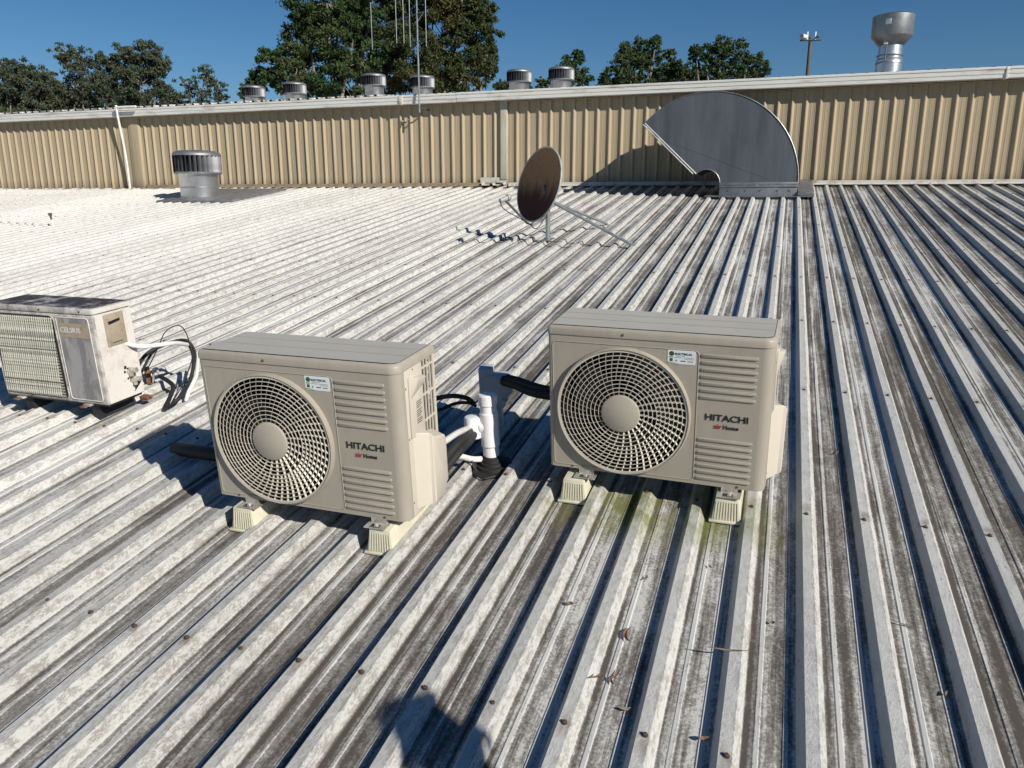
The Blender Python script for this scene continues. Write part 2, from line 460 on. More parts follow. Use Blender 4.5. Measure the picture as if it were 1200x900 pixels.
# ------------------------------------------------------------------ mesh helpers
class MB:
    def __init__(s):
        s.v = []
        s.f = []

    def add(s, vs, fs):
        k = len(s.v)
        s.v += [tuple(p) for p in vs]
        s.f += [tuple(i + k for i in q) for q in fs]
        return s

    def box(s, x0, x1, y0, y1, z0, z1):
        return s.add([(x0, y0, z0), (x1, y0, z0), (x1, y1, z0), (x0, y1, z0), (x0, y0, z1), (x1, y0, z1), (x1, y1, z1), (x0, y1, z1)],
                     [(0, 3, 2, 1), (4, 5, 6, 7), (0, 1, 5, 4), (1, 2, 6, 5), (2, 3, 7, 6), (3, 0, 4, 7)])

    def prism(s, pts, z0, z1, axis='z'):
        """pts: ccw outline in the plane across `axis`"""
        n = len(pts)

        def P(a, b, c):
            return {'z': (a, b, c), 'y': (a, c, b), 'x': (c, a, b)}[axis]
        vs = [P(a, b, z0) for a, b in pts] + [P(a, b, z1) for a, b in pts]
        fs = [tuple(range(n))[::-1], tuple(range(n, 2 * n))] + [(i, (i + 1) % n, (i + 1) % n + n, i + n) for i in range(n)]
        return s.add(vs, fs)

    def tube(s, pts, r, seg=10, cap=True, smooth=0):
        pts = [Vector(p) for p in pts]
        if smooth:
            q = []
            n = len(pts)
            for i in range(n - 1):
                p0, p1, p2, p3 = pts[max(i - 1, 0)], pts[i], pts[i + 1], pts[min(i + 2, n - 1)]
                for j in range(smooth):
                    t = j / smooth
                    q.append(0.5 * ((2 * p1) + (p2 - p0) * t + (2 * p0 - 5 * p1 + 4 * p2 - p3) * t * t + (3 * p1 - p0 - 3 * p2 + p3) * t ** 3))
            q.append(pts[-1])
            pts = q
        n = len(pts)
        rs = r if isinstance(r, (list, tuple)) else [r] * n
        if len(rs) != n:
            rs = [rs[0] + (rs[-1] - rs[0]) * i / (n - 1) for i in range(n)]
        k = len(s.v)
        t0 = (pts[1] - pts[0]).normalized()
        up = Vector((0, 0, 1)) if abs(t0.z) < 0.9 else Vector((1, 0, 0))
        a = t0.cross(up).normalized()
        for i, p in enumerate(pts):
            t = (pts[min(i + 1, n - 1)] - pts[max(i - 1, 0)]).normalized()
            a = (a - t * a.dot(t)).normalized()
            b = t.cross(a)
            for j in range(seg):
                an = 2 * PI * j / seg
                s.v.append(tuple(p + (a * math.cos(an) + b * math.sin(an)) * rs[i]))
        for i in range(n - 1):
            for j in range(seg):
                j2 = (j + 1) % seg
                s.f.append((k + i * seg + j, k + i * seg + j2, k + (i + 1) * seg + j2, k + (i + 1) * seg + j))
        if cap:
            s.f.append(tuple(k + j for j in range(seg))[::-1])
            s.f.append(tuple(k + (n - 1) * seg + j for j in range(seg)))
        return s

    def lathe(s, prof, seg=32, c=(0, 0), cap0=False, cap1=False):
        k = len(s.v)
        for r, z in prof:
            for j in range(seg):
                an = 2 * PI * j / seg
                s.v.append((c[0] + r * math.cos(an), c[1] + r * math.sin(an), z))
        for i in range(len(prof) - 1):
            for j in range(seg):
                j2 = (j + 1) % seg
                s.f.append((k + i * seg + j, k + i * seg + j2, k + (i + 1) * seg + j2, k + (i + 1) * seg + j))
        if cap0:
            s.f.append(tuple(k + j for j in range(seg))[::-1])
        if cap1:
            s.f.append(tuple(k + (len(prof) - 1) * seg + j for j in range(seg)))
        return s

    def turn(s, mat_, start=0):
        for i in range(start, len(s.v)):
            s.v[i] = tuple(mat_ @ Vector(s.v[i]))
        return s

    def build(s, name, mat_, parent=None, bevel=0.0, smooth=True, loc=(0, 0, 0), seg=2, kind=None, label=None):
        me = bpy.data.meshes.new(name)
        me.from_pydata(s.v, [], s.f)
        bm = bmesh.new()
        bm.from_mesh(me)
        bmesh.ops.recalc_face_normals(bm, faces=bm.faces)
        if bevel:
            bmesh.ops.bevel(bm, geom=[e for e in bm.edges if len(e.link_faces) == 2 and e.calc_face_angle(0) > 0.5],
                            offset=bevel, segments=seg, affect='EDGES', profile=0.5)
        if smooth:
            for f in bm.faces:
                f.smooth = True
            for e in bm.edges:
                if len(e.link_faces) != 2 or e.calc_face_angle(0) > 0.6:
                    e.smooth = False
        bm.to_mesh(me)
        bm.free()
        me.materials.append(mat_)
        o = bpy.data.objects.new(name, me)
        COL.objects.link(o)
        o.location = loc
        if parent:
            o.parent = parent
        if kind:
            o['kind'] = kind
        if label:
            o['label'] = label
        return o


def inst(o, parent=None, loc=None, rot=None, scale=None, name=None):
    c = o.copy()
    COL.objects.link(c)
    if name:
        c.name = name
    c.parent = parent if parent else o.parent
    if loc is not None:
        c.location = loc
    if rot is not None:
        c.rotation_euler = rot
    if scale is not None:
        c.scale = scale
    return c


def empty(name, mw=None, parent=None):
    o = bpy.data.objects.new(name, None)
    o.empty_display_size = 0.1
    COL.objects.link(o)
    if parent:
        o.parent = parent
    if mw is not None:
        o.matrix_world = mw
    return o


def tag(o, label, cat, group=None):
    o['label'] = label
    o['category'] = cat
    if group:
        o['group'] = group
    return o


def copy_tree(o, parent=None):
    c = o.copy()
    COL.objects.link(c)
    c.parent = parent
    for ch in list(o.children):
        copy_tree(ch, c)
    return c


RF = Matrix.Rotation(SL, 4, 'X')                     # roof frame: across, up the slope, height


def rframe(x, v, n, yaw=0.0, tilt=0.0):
    return RF @ Matrix.Translation((x, v, n)) @ Matrix.Rotation(yaw, 4, 'Z') @ Matrix.Rotation(tilt, 4, 'X')


def text(body, size, mat_, parent, loc, rot, sx=1.0, bold=0.0, name='lettering', align='LEFT', depth=0.0006):
    cu = bpy.data.curves.new(name, 'FONT')
    cu.body = body
    cu.size = size
    cu.extrude = depth
    cu.offset = bold
    cu.align_x = align
    cu.resolution_u = 3
    tmp = bpy.data.objects.new('tmp_text', cu)
    COL.objects.link(tmp)
    bpy.context.view_layer.update()
    dg = bpy.context.evaluated_depsgraph_get()
    me = bpy.data.meshes.new_from_object(tmp.evaluated_get(dg))
    bpy.data.objects.remove(tmp)
    me.materials.clear()
    me.materials.append(mat_)
    o = bpy.data.objects.new(name, me)
    COL.objects.link(o)
    o.parent = parent
    o.location = loc
    o.rotation_euler = rot
    o.scale = (sx, 1, 1)
    return o


# ------------------------------------------------------------------ the ground and the lower roof
g = MB().add([(-1500, -1500, 0), (1500, -1500, 0), (1500, 1500, 0), (-1500, 1500, 0)], [(0, 1, 2, 3)]).build('ground', M['ground'], loc=(0, 0, -7))
g['kind'] = 'structure'

H = 0.036


def rib_profile(n_ribs, lap=0.0014):
    """cross-section of one sheet, (x, height) with crests at 0, PITCH, ..."""
    p = []
    for i in range(n_ribs):
        x = i * PITCH
        up = lap if i == n_ribs - 1 else 0.0
        p += [(x - 0.035, -H + up), (x - 0.0335, -H + 0.0016 + up), (x - 0.0168, -0.001 + up), (x - 0.0155, up), (x + 0.0155, up),
              (x + 0.0168, -0.001 + up)]
        if i == n_ribs - 1:
            p += [(x + 0.0325, -H + 0.004 + up)]
        else:
            p += [(x + 0.0335, -H + 0.0016 + up), (x + 0.035, -H + up)]
            for c in (0.066, 0.132):
                p += [(x + c - 0.0085, -H), (x + c - 0.005, -H + 0.0028), (x + c + 0.005, -H + 0.0028), (x + c + 0.0085, -H)]
    return p


VLO, VHI = -16.0, -0.012
prof = rib_profile(5)
cuts = [VLO] + [VLO + (VHI - VLO) * i / 26 for i in range(1, 26)] + [VHI]
roof = empty('roof', RF.copy())
roof['kind'] = 'structure'
m = MB()
nv = len(prof)
rr_ = random.Random(3)
m.v = [(x, v, z + (0.0009 * rr_.uniform(-1, 1) if 0 < j < len(cuts) - 1 else 0)) for j, v in enumerate(cuts) for x, z in prof]
m.f = [(j * nv + i, j * nv + i + 1, (j + 1) * nv + i + 1, (j + 1) * nv + i) for j in range(len(cuts) - 1) for i in range(nv - 1)]
sheet = m.build('roof_sheet', M['roof'], roof, smooth=False)
first = -116
sheet.location = (first * PITCH, 0, 0)
for i in range(1, 37):
    inst(sheet, roof, ((first + 4 * i) * PITCH, 0, 0.0))

# screws on the crests, one row per purlin
sc = MB().lathe([(0.0085, 0.0), (0.0085, 0.0015), (0.0055, 0.002), (0.0055, 0.0062), (0.0048, 0.007)], 8, cap1=True)
rows = [-10.83, -9.657, -8.43, -7.20, -5.978, -4.761, -3.548, -2.33, -1.15]
far_sc = MB()
proto = None
cnt = 0
rs = random.Random(11)
for ri, v in enumerate(rows):
    lo, hi = (-20, 6) if ri < 2 else ((-40, 14) if ri < 5 else (-90, 26))
    for i in range(lo, hi + 1):
        x = i * PITCH + rs.uniform(-0.004, 0.004)
        vv = v + rs.uniform(-0.012, 0.012)
        if ri < 5 and cnt < 280 and not (ri > 1 and i < -28):
            if proto is None:
                proto = sc.build('roof_screw', M['screw'], roof, loc=(x, vv, 0))
            else:
                inst(proto, roof, (x, vv, 0.0))
            cnt += 1
        else:
            far_sc.add([(x + a, vv + b, c) for a, b, c in [(-.006, -.006, 0), (.006, -.006, 0), (.006, .006, 0), (-.006, .006, 0), (0, 0, .009)]],
                       [(0, 1, 4), (1, 2, 4), (2, 3, 4), (3, 0, 4)])
far_sc.build('roof_screw', M['screw'], roof, smooth=False, kind='stuff')

# ------------------------------------------------------------------ the upper building
ub = empty('upper_building', Matrix.Identity(4))
tag(ub, 'beige ribbed metal wall with white gutter rising behind the lower roof', 'building')
GT, GB, OV = 1.457, 1.313, 0.175                       # gutter top, bottom, overhang
XL, XR = -26.0, 8.0


def wall_profile(n):
    p = []
    for i in range(n):
        x = i * PITCH
        p += [(x - 0.032, 0), (x - 0.006, 0.030), (x + 0.006, 0.030)]
        if i < n - 1:
            p += [(x + 0.034, 0)]
            for c in (0.072, 0.125):
                p += [(x + c - 0.006, 0), (x + c - 0.003, 0.0022), (x + c + 0.003, 0.0022), (x + c + 0.006, 0)]
        else:
            p += [(x + 0.028, 0.004)]
    return p


wp = wall_profile(5)
m = MB()
n_ = len(wp)
for z in (-0.30, 1.42):
    m.v += [(x, -y - (0.001 if i > n_ - 5 else 0), z) for i, (x, y) in enumerate(wp)]
m.f = [(i, i + 1, n_ + i + 1, n_ + i) for i in range(n_ - 1)]
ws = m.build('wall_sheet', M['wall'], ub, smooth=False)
w0 = -134
ws.location = ((w0 + 0.08) * PITCH, 0.0, 0)
for i in range(1, 43):
    inst(ws, ub, ((w0 + 0.08 + 4 * i) * PITCH, 0.0, 0))

# apron strip at the foot of the wall, lying on the roof ribs
ap = MB()
pts = [(-0.070, -0.0045), (-0.066, 0.0055), (-0.034, 0.012), (-0.033, 0.05), (-0.030, 0.05), (-0.031, 0.009)]
ap.add([(x, y, z + (y * 0.136)) for x in (-4.5, XR) for y, z in pts], [tuple(range(6)), tuple(range(6, 12))[::-1]] + [(i, (i + 1) % 6, (i + 1) % 6 + 6, i + 6) for i in range(6)])
ap.build('apron_flashing', M['flash'], ub, smooth=False)
ap = MB()
ap.add([(x, y, z + (y * 0.136)) for x in (-12.2, -4.82) for y, z in pts], [tuple(range(6)), tuple(range(6, 12))[::-1]] + [(i, (i + 1) % 6, (i + 1) % 6 + 6, i + 6) for i in range(6)])
ap.build('apron_flashing', M['wall'], ub, smooth=False)


def gutter(x0, x1, dz=0.0, dy=0.0):
    # quad gutter with a beaded lip and a step in its face
    pr = [(-OV + 0.118, GT - 0.01), (-OV + 0.118, GB), (-OV + 0.016, GB), (-OV + 0.010, GB + 0.006), (-OV + 0.010, GB + 0.048), (-OV + 0.002, GB + 0.056), (-OV + 0.002, GB + 0.108),
          (-OV - 0.006, GB + 0.114), (-OV - 0.006, GT - 0.006), (-OV - 0.001, GT), (-OV + 0.012, GT), (-OV + 0.014, GT - 0.014), (-OV + 0.008, GT - 0.016), (-OV + 0.008, GB + 0.006),
          (-OV + 0.114, GB + 0.004), (-OV + 0.114, GT - 0.01)]
    n = len(pr)
    q = MB()
    q.v = [(x, y + dy, z + dz) for x in (x0, x1) for y, z in pr]
    q.f = [(i, (i + 1) % n, (i + 1) % n + n, i + n) for i in range(n)] + [tuple(range(n)), tuple(range(n, 2 * n))[::-1]]
    return q.build('gutter', M['gutter'], ub, smooth=False)


for a, b, dz, dy in [(XL, -12.53, 0.0, 0), (-12.52, -5.36, 0.003, 0), (-5.355, 2.44, 0.006, -0.003), (2.445, XR, 0.006, 0)]:
    gutter(a, b, dz, dy)
q = MB().box(-12.56, -12.49, -OV - 0.012, -OV + 0.11, GB - 0.004, GT + 0.004)
q.build('gutter_joint', M['gutter'], ub, bevel=0.002)
q = MB().box(2.425, 2.455, -OV - 0.014, -OV + 0.11, GB - 0.002, GT + 0.004)
q.build('gutter_joint', M['gutter'], ub, bevel=0.002)
q = MB().box(-6.40, -6.33, -OV - 0.012, -OV + 0.11, GB - 0.004, GT + 0.002)
q.build('gutter_joint', M['flash'], ub, bevel=0.002)
MB().box(XL, XR, -OV + 0.122, 0.30, GB - 0.012, GB - 0.002).build('soffit', M['wall'], ub)
# upper roof
ur_pts = rib_profile(5)
q = MB()
nn = len(ur_pts)
tz = 0.108
y0_, y1_ = -OV + 0.03, 24.0
for y in (y0_, y1_):
    q.v += [(x, y, GT + 0.036 + (y + OV) * tz + z * 0.85) for x, z in ur_pts]
q.f = [(i, i + 1, nn + i + 1, nn + i) for i in range(nn - 1)]
us = q.build('upper_roof_sheet', M['roof'], ub, smooth=False)
fc = MB()
for i in range(4):
    zz = GT + 0.036 + (y0_ + OV) * tz
    x_ = i * PITCH
    fc.add([(x_ - 0.034, y0_ + 0.006, zz - 0.0306), (x_ + 0.034, y0_ + 0.006, zz - 0.0306), (x_ + 0.0155, y0_ + 0.006, zz - 0.001), (x_ - 0.0155, y0_ + 0.006, zz - 0.001),
            (x_ - 0.034, y0_ + 0.03, zz - 0.028), (x_ + 0.034, y0_ + 0.03, zz - 0.028), (x_ + 0.0155, y0_ + 0.03, zz + 0.001), (x_ - 0.0155, y0_ + 0.03, zz + 0.001)],
           [(0, 1, 2, 3), (0, 3, 7, 4), (1, 5, 6, 2), (4, 7, 6, 5)])
fcs = fc.build('foam_closure', M['dark'], ub, smooth=False, loc=(-140 * PITCH, 0, 0.002), kind='stuff')
for i in range(1, 26):
    inst(fcs, ub, ((-140 + 4 * i) * PITCH, 0, 0.002))
us.location = (-140 * PITCH, 0, 0.002)
for i in range(1, 46):
    inst(us, ub, ((-140 + 4 * i) * PITCH, 0, 0.002 if i < 26 else -0.022))


def uz(y):
    return GT - 0.02 + (y + OV) * tz


# cover strips on the wall joints
q = MB().prism([(-0.060, 0.0), (-0.060, -0.045), (-0.052, -0.052), (0.052, -0.052), (0.060, -0.045), (0.060, 0.0)], 0.10, GB + 0.01)
q.build('joint_cover', M['cream'], ub, loc=(-4.58, -0.002, 0), bevel=0.002)
q = MB()
off = rib_profile(3)
q.v = [(x, y, 0.052 + z * 0.9 - 0.136 * (-y) * 1.0) for y in (-0.16, -0.02) for x, z in off] 
q.f = [(i, i + 1, len(off) + i + 1, len(off) + i) for i in range(len(off) - 1)]
q.box(-0.05, 0.44, -0.026, -0.018, 0.045, 0.13)
q.build('scalloped_flashing', M['flash'], ub, smooth=False, loc=(-4.95, -0.01, 0.0))
q = MB().prism([(-0.17, 0), (-0.17, -0.02), (-0.06, -0.05), (0.10, -0.045), (0.13, -0.02), (0.13, 0)], -0.10, GB + 0.005)
q.build('joint_cover', M['wall'], ub, loc=(-12.22, -0.002, 0), bevel=0.003)
# thin white pipe that leaves the gutter and runs down the wall
q = MB().tube([(-11.9, -0.26, 1.475), (-12.32, -0.26, 1.475), (-12.375, -0.26, 1.44), (-12.38, -0.16, 0.6), (-12.40, -0.12, -0.04)], 0.021, 12, smooth=6)
q.build('downpipe', M['white_pipe'], ub)
# tap on the wall below the mast
tp0 = MB().tube([(-6.32, -0.02, 1.09), (-6.32, -0.10, 1.09), (-6.32, -0.105, 1.05)], 0.011, 8).build('wall_tap', M['flash'], ub)
MB().tube([(-6.35, -0.09, 1.108), (-6.29, -0.09, 1.108)], 0.007, 6).build('tap_handle', M['flash'], tp0)
MB().box(-6.46, -6.39, -0.038, -0.002, 1.03, 1.08).build('wall_box', M['wall'], ub, bevel=0.004)

# ------------------------------------------------------------------ rotating roof ventilators


def make_vent(r, h, bright=True):
    """r: radius of the head; h: full height"""
    root = empty('roof_ventilator', Matrix.Identity(4))
    rt = r * 0.80
    z1 = h * 0.50
    MB().lathe([(rt * 1.0, -0.16), (rt * 0.99, z1 * 0.94), (rt * 1.03, z1), (rt * 0.9, z1)], 36).build('throat', M['vent'], root)
    MB().lathe([(rt * 1.006, z1 * 0.42), (rt * 1.02, z1 * 0.44), (rt * 1.006, z1 * 0.46)], 36).build('seam_ring', M['vent'], root)
    MB().lathe([(rt * 0.70, z1 * 0.9), (rt * 0.72, h * 0.95)], 24).build('core', M['dark'], root)
    MB().lathe([(r * 0.86, z1 * 1.0), (r * 0.985, z1 * 1.0), (r * 0.995, z1 * 1.06), (r * 0.96, z1 * 1.07)], 36).build('lower_ring', M['vane'], root)
    zc = h * 0.875
    MB().lathe([(r * 0.93, zc - h * 0.015), (r * 1.0, zc - h * 0.012), (r * 0.995, zc + h * 0.03), (r * 0.94, zc + h * 0.062), (r * 0.80, zc + h * 0.088), (r * 0.40, zc + h * 0.104), (0.001, zc + h * 0.108)], 36).build('cap', M['vane'], root)
    va = MB()
    n = 5
    for j in range(2):
        z = (z1 * 1.03, zc)[j]
        for i in range(n):
            t = i / (n - 1)
            va.v.append((r * (0.80 + 0.185 * t), r * (-0.02 + 0.17 * t * t), z))
    va.f = [(i, i + 1, n + i + 1, n + i) for i in range(n - 1)]
    v0 = va.build('vane', M['vane'], root)
    for i in range(1, 30):
        inst(v0, root, rot=(0, 0, 2 * PI * i / 30))
    return root


vbig = make_vent(0.385, 0.79)
P = Vector((-9.50, -1.52, -0.21))
vbig.location = P
q = MB()
q.lathe([(0.315, 0.02), (0.325, 0.015), (0.40, -0.03)], 36)
q.build('base_flashing', M['lead'], vbig)
sh = MB().box(-0.52, 0.95, -0.46, 1.1, -0.034, 0.006)
fo = sh.build('flashing_sheet', M['lead'], vbig, bevel=0.003)
fo.rotation_euler = (SL, 0, 0)
fo.location = (0, 0, 0.018)
tag(vbig, 'large silver spinning ventilator standing on the lower white roof before the wall', 'roof ventilator')
small = make_vent(0.29, 0.60)
vl = ['silver roof ventilator above the gutter, leftmost of the row beyond it',
      'silver roof ventilator second from the left above the gutter',
      'silver roof ventilator above the gutter, third from the left, in front of the big tree',
      'silver roof ventilator right beside the tall antenna mast',
      'silver roof ventilator with clear sky behind, left of the tallest-standing rightmost pair',
      'silver roof ventilator above the gutter, rightmost of the row']
vl[4] = 'silver roof ventilator with clear sky behind it, left one of the rightmost pair'
vt = [(297, 100), (345, 96), (438, 86), (495, 88), (608.5, 81), (658, 78)]
for i, (px, ty) in enumerate(vt):
    o = small if i == 0 else copy_tree(small)
    d = AX.T @ np.array([(px - 600) / FPX, (450 - ty) / FPX, 1.0])
    t = (5.2 - CAM[1]) / d[1]
    top = CAM + t * d
    o.location = (top[0], 5.2, max(uz(5.2) - 0.1, top[2] - 0.60))
    o.rotation_euler = (0, 0, i * 1.7)
    tag(o, vl[i], 'roof ventilator', 'silver roof ventilators in a row on the upper roof')

# ------------------------------------------------------------------ exhaust cowl on the upper roof
ex = empty('exhaust_cowl', Matrix.Identity(4))
d = AX.T @ np.array([(1041 - 600) / FPX, (450 - 80) / FPX, 1.0])
t = (2.0 - CAM[1]) / d[1]
eb = CAM + t * d
ex.location = (eb[0], 2.0, uz(2.0))
u = 0.0127 * 1.25                       # metres per pixel at that distance
z0 = eb[2] - uz(2.0)
u = t / FPX


def ez(y):
    return z0 + (80 - y) * u * 1.02


MB().lathe([(15.5 * u * 0.93, -0.1), (15.5 * u * 0.93, ez(76)), (16.2 * u * 0.93, ez(75.5)), (15.6 * u * 0.93, ez(74)), (15.8 * u * 0.93, ez(72)), (14 * u * 0.93, ez(70)), (13.6 * u * 0.93, ez(52))], 32).build('stack', M['galv_bright'], ex)
MB().lathe([(13.7 * u * 0.93, ez(67.6)), (15.6 * u * 0.93, ez(67.2)), (15.6 * u * 0.93, ez(66.2)), (13.7 * u * 0.93, ez(65.8))], 32).build('band', M['galv'], ex)
MB().lathe([(14.5 * u * 0.93, ez(72.5)), (15.4 * u * 0.93, ez(71.5)), (14.4 * u * 0.93, ez(70.3))], 32).build('band', M['galv_bright'], ex)
MB().lathe([(13.6 * u * 0.93, ez(56.5)), (14.5 * u * 0.93, ez(56.3)), (23.6 * u * 0.93, ez(47.5)), (24 * u * 0.93, ez(46.5)), (24 * u * 0.93, ez(25.5)), (24.4 * u * 0.93, ez(25)), (23.6 * u * 0.93, ez(24.6)), (23.4 * u * 0.93, ez(26)), (23.2 * u * 0.93, ez(46)), (13 * u * 0.93, ez(55.5))], 40).build('cowl_bowl', M['galv'], ex)
MB().box(-11 * u * 0.93, -3.5 * u * 0.93, -23.6 * u * 0.93, -22.2 * u * 0.93, ez(37), ez(31)).build('name_plate', M['galv_bright'], ex, bevel=0.003)
q = MB().box(-10 * u * 0.93, -5 * u * 0.93, -16.5 * u * 0.93, -13.5 * u * 0.93, ez(56.5), ez(52))
q.build('damper_box', M['flash'], ex, bevel=0.004)
MB().tube([(-6 * u * 0.93, -15 * u * 0.93, ez(57)), (-6.4 * u * 0.93, -15.2 * u * 0.93, ez(72))], 0.7 * u * 0.93, 6).build('damper_rod', M['arm'], ex)
tag(ex, 'galvanised kitchen exhaust cowl with a wide bowl head standing on the upper roof', 'exhaust cowl')

# ------------------------------------------------------------------ antenna mast on the gutter
an = empty('antenna_mast', Matrix.Translation((-5.99, -0.24, 1.27)))
MB().tube([(0, 0, -0.10), (0, 0, 0.03), (0.0, 0.0, 2.6)], 0.0145, 8).build('mast', M['strut'], an)
MB().tube([(0, 0, 0.0), (0.03, 0.0, -0.03), (0.06, 0.24, -0.04)], 0.012, 8).build('wall_bracket', M['arm'], an)
ang = -0.42
dx = Vector((math.cos(ang), math.sin(ang), 0))
zb = 1.385
MB().tube([dx * -1.20 + Vector((0, 0, zb - 0.02)), dx * 0.24 + Vector((0, 0, zb + 0.03))], 0.011, 6).build('boom', M['arm'], an)
MB().tube([Vector((0, 0, zb - 0.10)), dx * 0.17 + Vector((0, 0, zb + 0.02))], 0.007, 6).build('brace', M['strut'], an)
for s_, hh in [(-1.20, 0.37), (-0.53, 0.36), (-0.34, 0.385), (-0.18, 0.45), (0.22, 0.50)]:
    MB().tube([dx * s_ + Vector((0, -0.012, zb - hh)), dx * s_ + Vector((0, -0.012, zb + hh))], 0.0068, 6).build('element', M['strut'], an)
tag(an, 'tall thin aerial mast with upright rods, fixed to the white gutter before the big tree', 'antenna')

# ------------------------------------------------------------------ galvanised gooseneck duct
du = empty('gooseneck_duct', Matrix.Translation((-1.20, -1.33, -0.013)))
Ro, Ri, A1, DY = 1.175, 0.185, R(137), 0.84
NA = 48
arc = [A1 * i / NA for i in range(NA + 1)]


def plate(y, th=0.0015):
    q = MB()
    for rr, yy in ((Ro, y - th), (Ri, y - th), (Ro, y + th), (Ri, y + th)):
        q.v += [(rr * math.cos(a), yy, rr * math.sin(a)) for a in arc]
    n = NA + 1
    for i in range(NA):
        q.f += [(i, i + 1, n + i + 1, n + i), (2 * n + i, 3 * n + i, 3 * n + i + 1, 2 * n + i + 1),
                (i, 2 * n + i, 2 * n + i + 1, i + 1), (n + i, n + i + 1, 3 * n + i + 1, 3 * n + i)]
    q.f += [(0, n, 3 * n, 2 * n), (n - 1, 3 * n - 1, 4 * n - 1, 2 * n - 1)]
    return q


pl = plate(0.0)
# cross-break: the flat cheek is folded a few millimetres along one slanting line
for i, (x, y, z) in enumerate(pl.v):
    pl.v[i] = (x, y, z)
pl.build('side_panel', M['galv_duct'], du, smooth=False)
cb = MB().add([(-0.72, -0.0025, 0.66), (0.75, -0.0025, 0.05), (0.75, -0.0025, 0.02), (-0.10, -0.009, 0.16), (-0.40, -0.009, 0.42)], [(0, 4, 3, 2, 1)])
plate(DY).build('side_panel', M['galv_duct'], du, smooth=False)
for rr, nm in ((Ro, 'outer_curve'), (Ri, 'inner_curve')):
    q = MB()
    for yy in (-0.0, DY):
        for k_ in (0, 1):
            q.v += [((rr - 0.002 * k_) * math.cos(a), yy, (rr - 0.002 * k_) * math.sin(a)) for a in arc]
    n = NA + 1
    for i in range(NA):
        q.f += [(i, i + 1, 2 * n + i + 1, 2 * n + i), (n + i, 3 * n + i, 3 * n + i + 1, n + i + 1)]
    q.f += [(0, 2 * n, 3 * n, n), (n - 1, 2 * n - 1, 4 * n - 1, 3 * n - 1)]
    q.build(nm, M['galv'] if rr > 1 else M['galv_duct'], du)  # inner curve in the dull steel: the mouth's shade is put into its tone
# standing seams along the curved edges and at the mouth
for yy in (-0.006, DY + 0.006):
    MB().tube([((Ro + 0.004) * math.cos(a), yy, (Ro + 0.004) * math.sin(a)) for a in arc], 0.006, 6).build('edge_seam', M['galv_edge'], du)
    MB().tube([((Ri) * math.cos(a), yy, (Ri) * math.sin(a)) for a in arc], 0.006, 6).build('edge_seam', M['galv_edge'], du)
    mo = Vector((math.cos(A1), 0, math.sin(A1)))
    tg = Vector((-math.sin(A1), 0, math.cos(A1)))
    MB().tube([mo * Ri + Vector((0, yy, 0)), mo * Ro + Vector((0, yy, 0))], 0.012, 6).build('mouth_flange', M['galv_edge'], du)
    MB().tube([mo * (Ri + 0.03) + tg * 0.028 + Vector((0, yy, 0)), mo * (Ro + 0.01) + tg * 0.028 + Vector((0, yy, 0))], 0.010, 6).build('mouth_flange', M['galv_edge'], du)
MB().tube([mo * Ro + Vector((0, -0.01, 0)), mo * Ro + Vector((0, DY + 0.01, 0))], 0.012, 6).build('mouth_flange', M['galv_edge'], du)
MB().box(Ri - 0.003, Ro + 0.004, -0.014, 0.004, -0.022, 0.012).build('base_flange', M['galv_edge'], du, bevel=0.002)
MB().box(Ri - 0.003, Ro + 0.004, -0.018, 0.002, -0.052, -0.026).build('base_flange', M['galv'], du, bevel=0.002)
bx = MB().box(Ri, Ro, -0.008, DY, -0.26, -0.0265)
bx.build('base_box', M['galv'], du, bevel=0.003)
for xx in (0.30, 0.52, 0.71, 0.93, 1.08):
    MB().lathe([(0.011, 0), (0.011, 0.006), (0.004, 0.008)], 8, cap1=True).turn(Matrix.Rotation(PI / 2, 4, 'X')).build('bolt', M['arm'], du, loc=(xx, -0.009, -0.095))
# flashing tray, lying on the rib crests
tr = MB().box(0.0, Ro + 0.215, -0.085, 0.05, 0.002, 0.009).turn(Matrix.Rotation(SL, 4, 'X'))
tr.build('flashing_tray', M['galv_edge'], du, loc=(0, 0.0, -0.1875 + 0.019))
tr = MB().box(Ro + 0.01, Ro + 0.21, -0.05, DY + 0.58, 0.0, 0.055).turn(Matrix.Rotation(SL, 4, 'X'))
tr.build('flashing_box', M['galv'], du, loc=(0, 0.0, -0.1875 + 0.0285), bevel=0.006)
# faint diagonal stiffening fold on the front cheek
fd = MB().add([(-0.745, -0.0022, 0.62), (-0.14, -0.0052, 0.40), (0.66, -0.0022, 0.10)], [])
MB().tube([(-0.76, -0.002, 0.64), (0.80, -0.002, 0.06)], 0.0035, 6).build('stiffening_fold', M['galv_duct'], du)
tag(du, 'dark grey quarter-round gooseneck air duct standing against the beige wall', 'duct')

# ------------------------------------------------------------------ satellite dish
ds = empty('satellite_dish', RF @ Matrix.Translation((-2.452, -4.65, 0.0)))
RW = RF.inverted().to_3x3()                      # world directions into the dish's roof frame
zc_ = Vector((0, 0, 0.44))
ctr = RW @ Vector((-0.080, -0.09, 0.555))
nrm = (RW @ Vector((-0.60, -0.765, 0.235))).normalized()
upv = (RW @ Vector((0, 0, 1)))
upv = (upv - nrm * upv.dot(nrm)).normalized()
rt_ = upv.cross(nrm)
DM = Matrix((rt_, upv, nrm)).transposed().to_4x4()
DM.translation = ctr
ra, rb = 0.365, 0.375
q = MB()
NR, NS = 8, 48
for i in range(NR + 1):
    t = i / NR
    for j in range(NS):
        a = 2 * PI * j / NS
        q.v.append((ra * t * math.cos(a), rb * t * math.sin(a), 0.075 * (t * t - 1)))
q.f = [(i * NS + j, i * NS + (j + 1) % NS, (i + 1) * NS + (j + 1) % NS, (i + 1) * NS + j) for i in range(NR) for j in range(NS)]
face = q.build('dish_face', M['dish_face'], ds)
face.matrix_local = DM
q2 = MB()
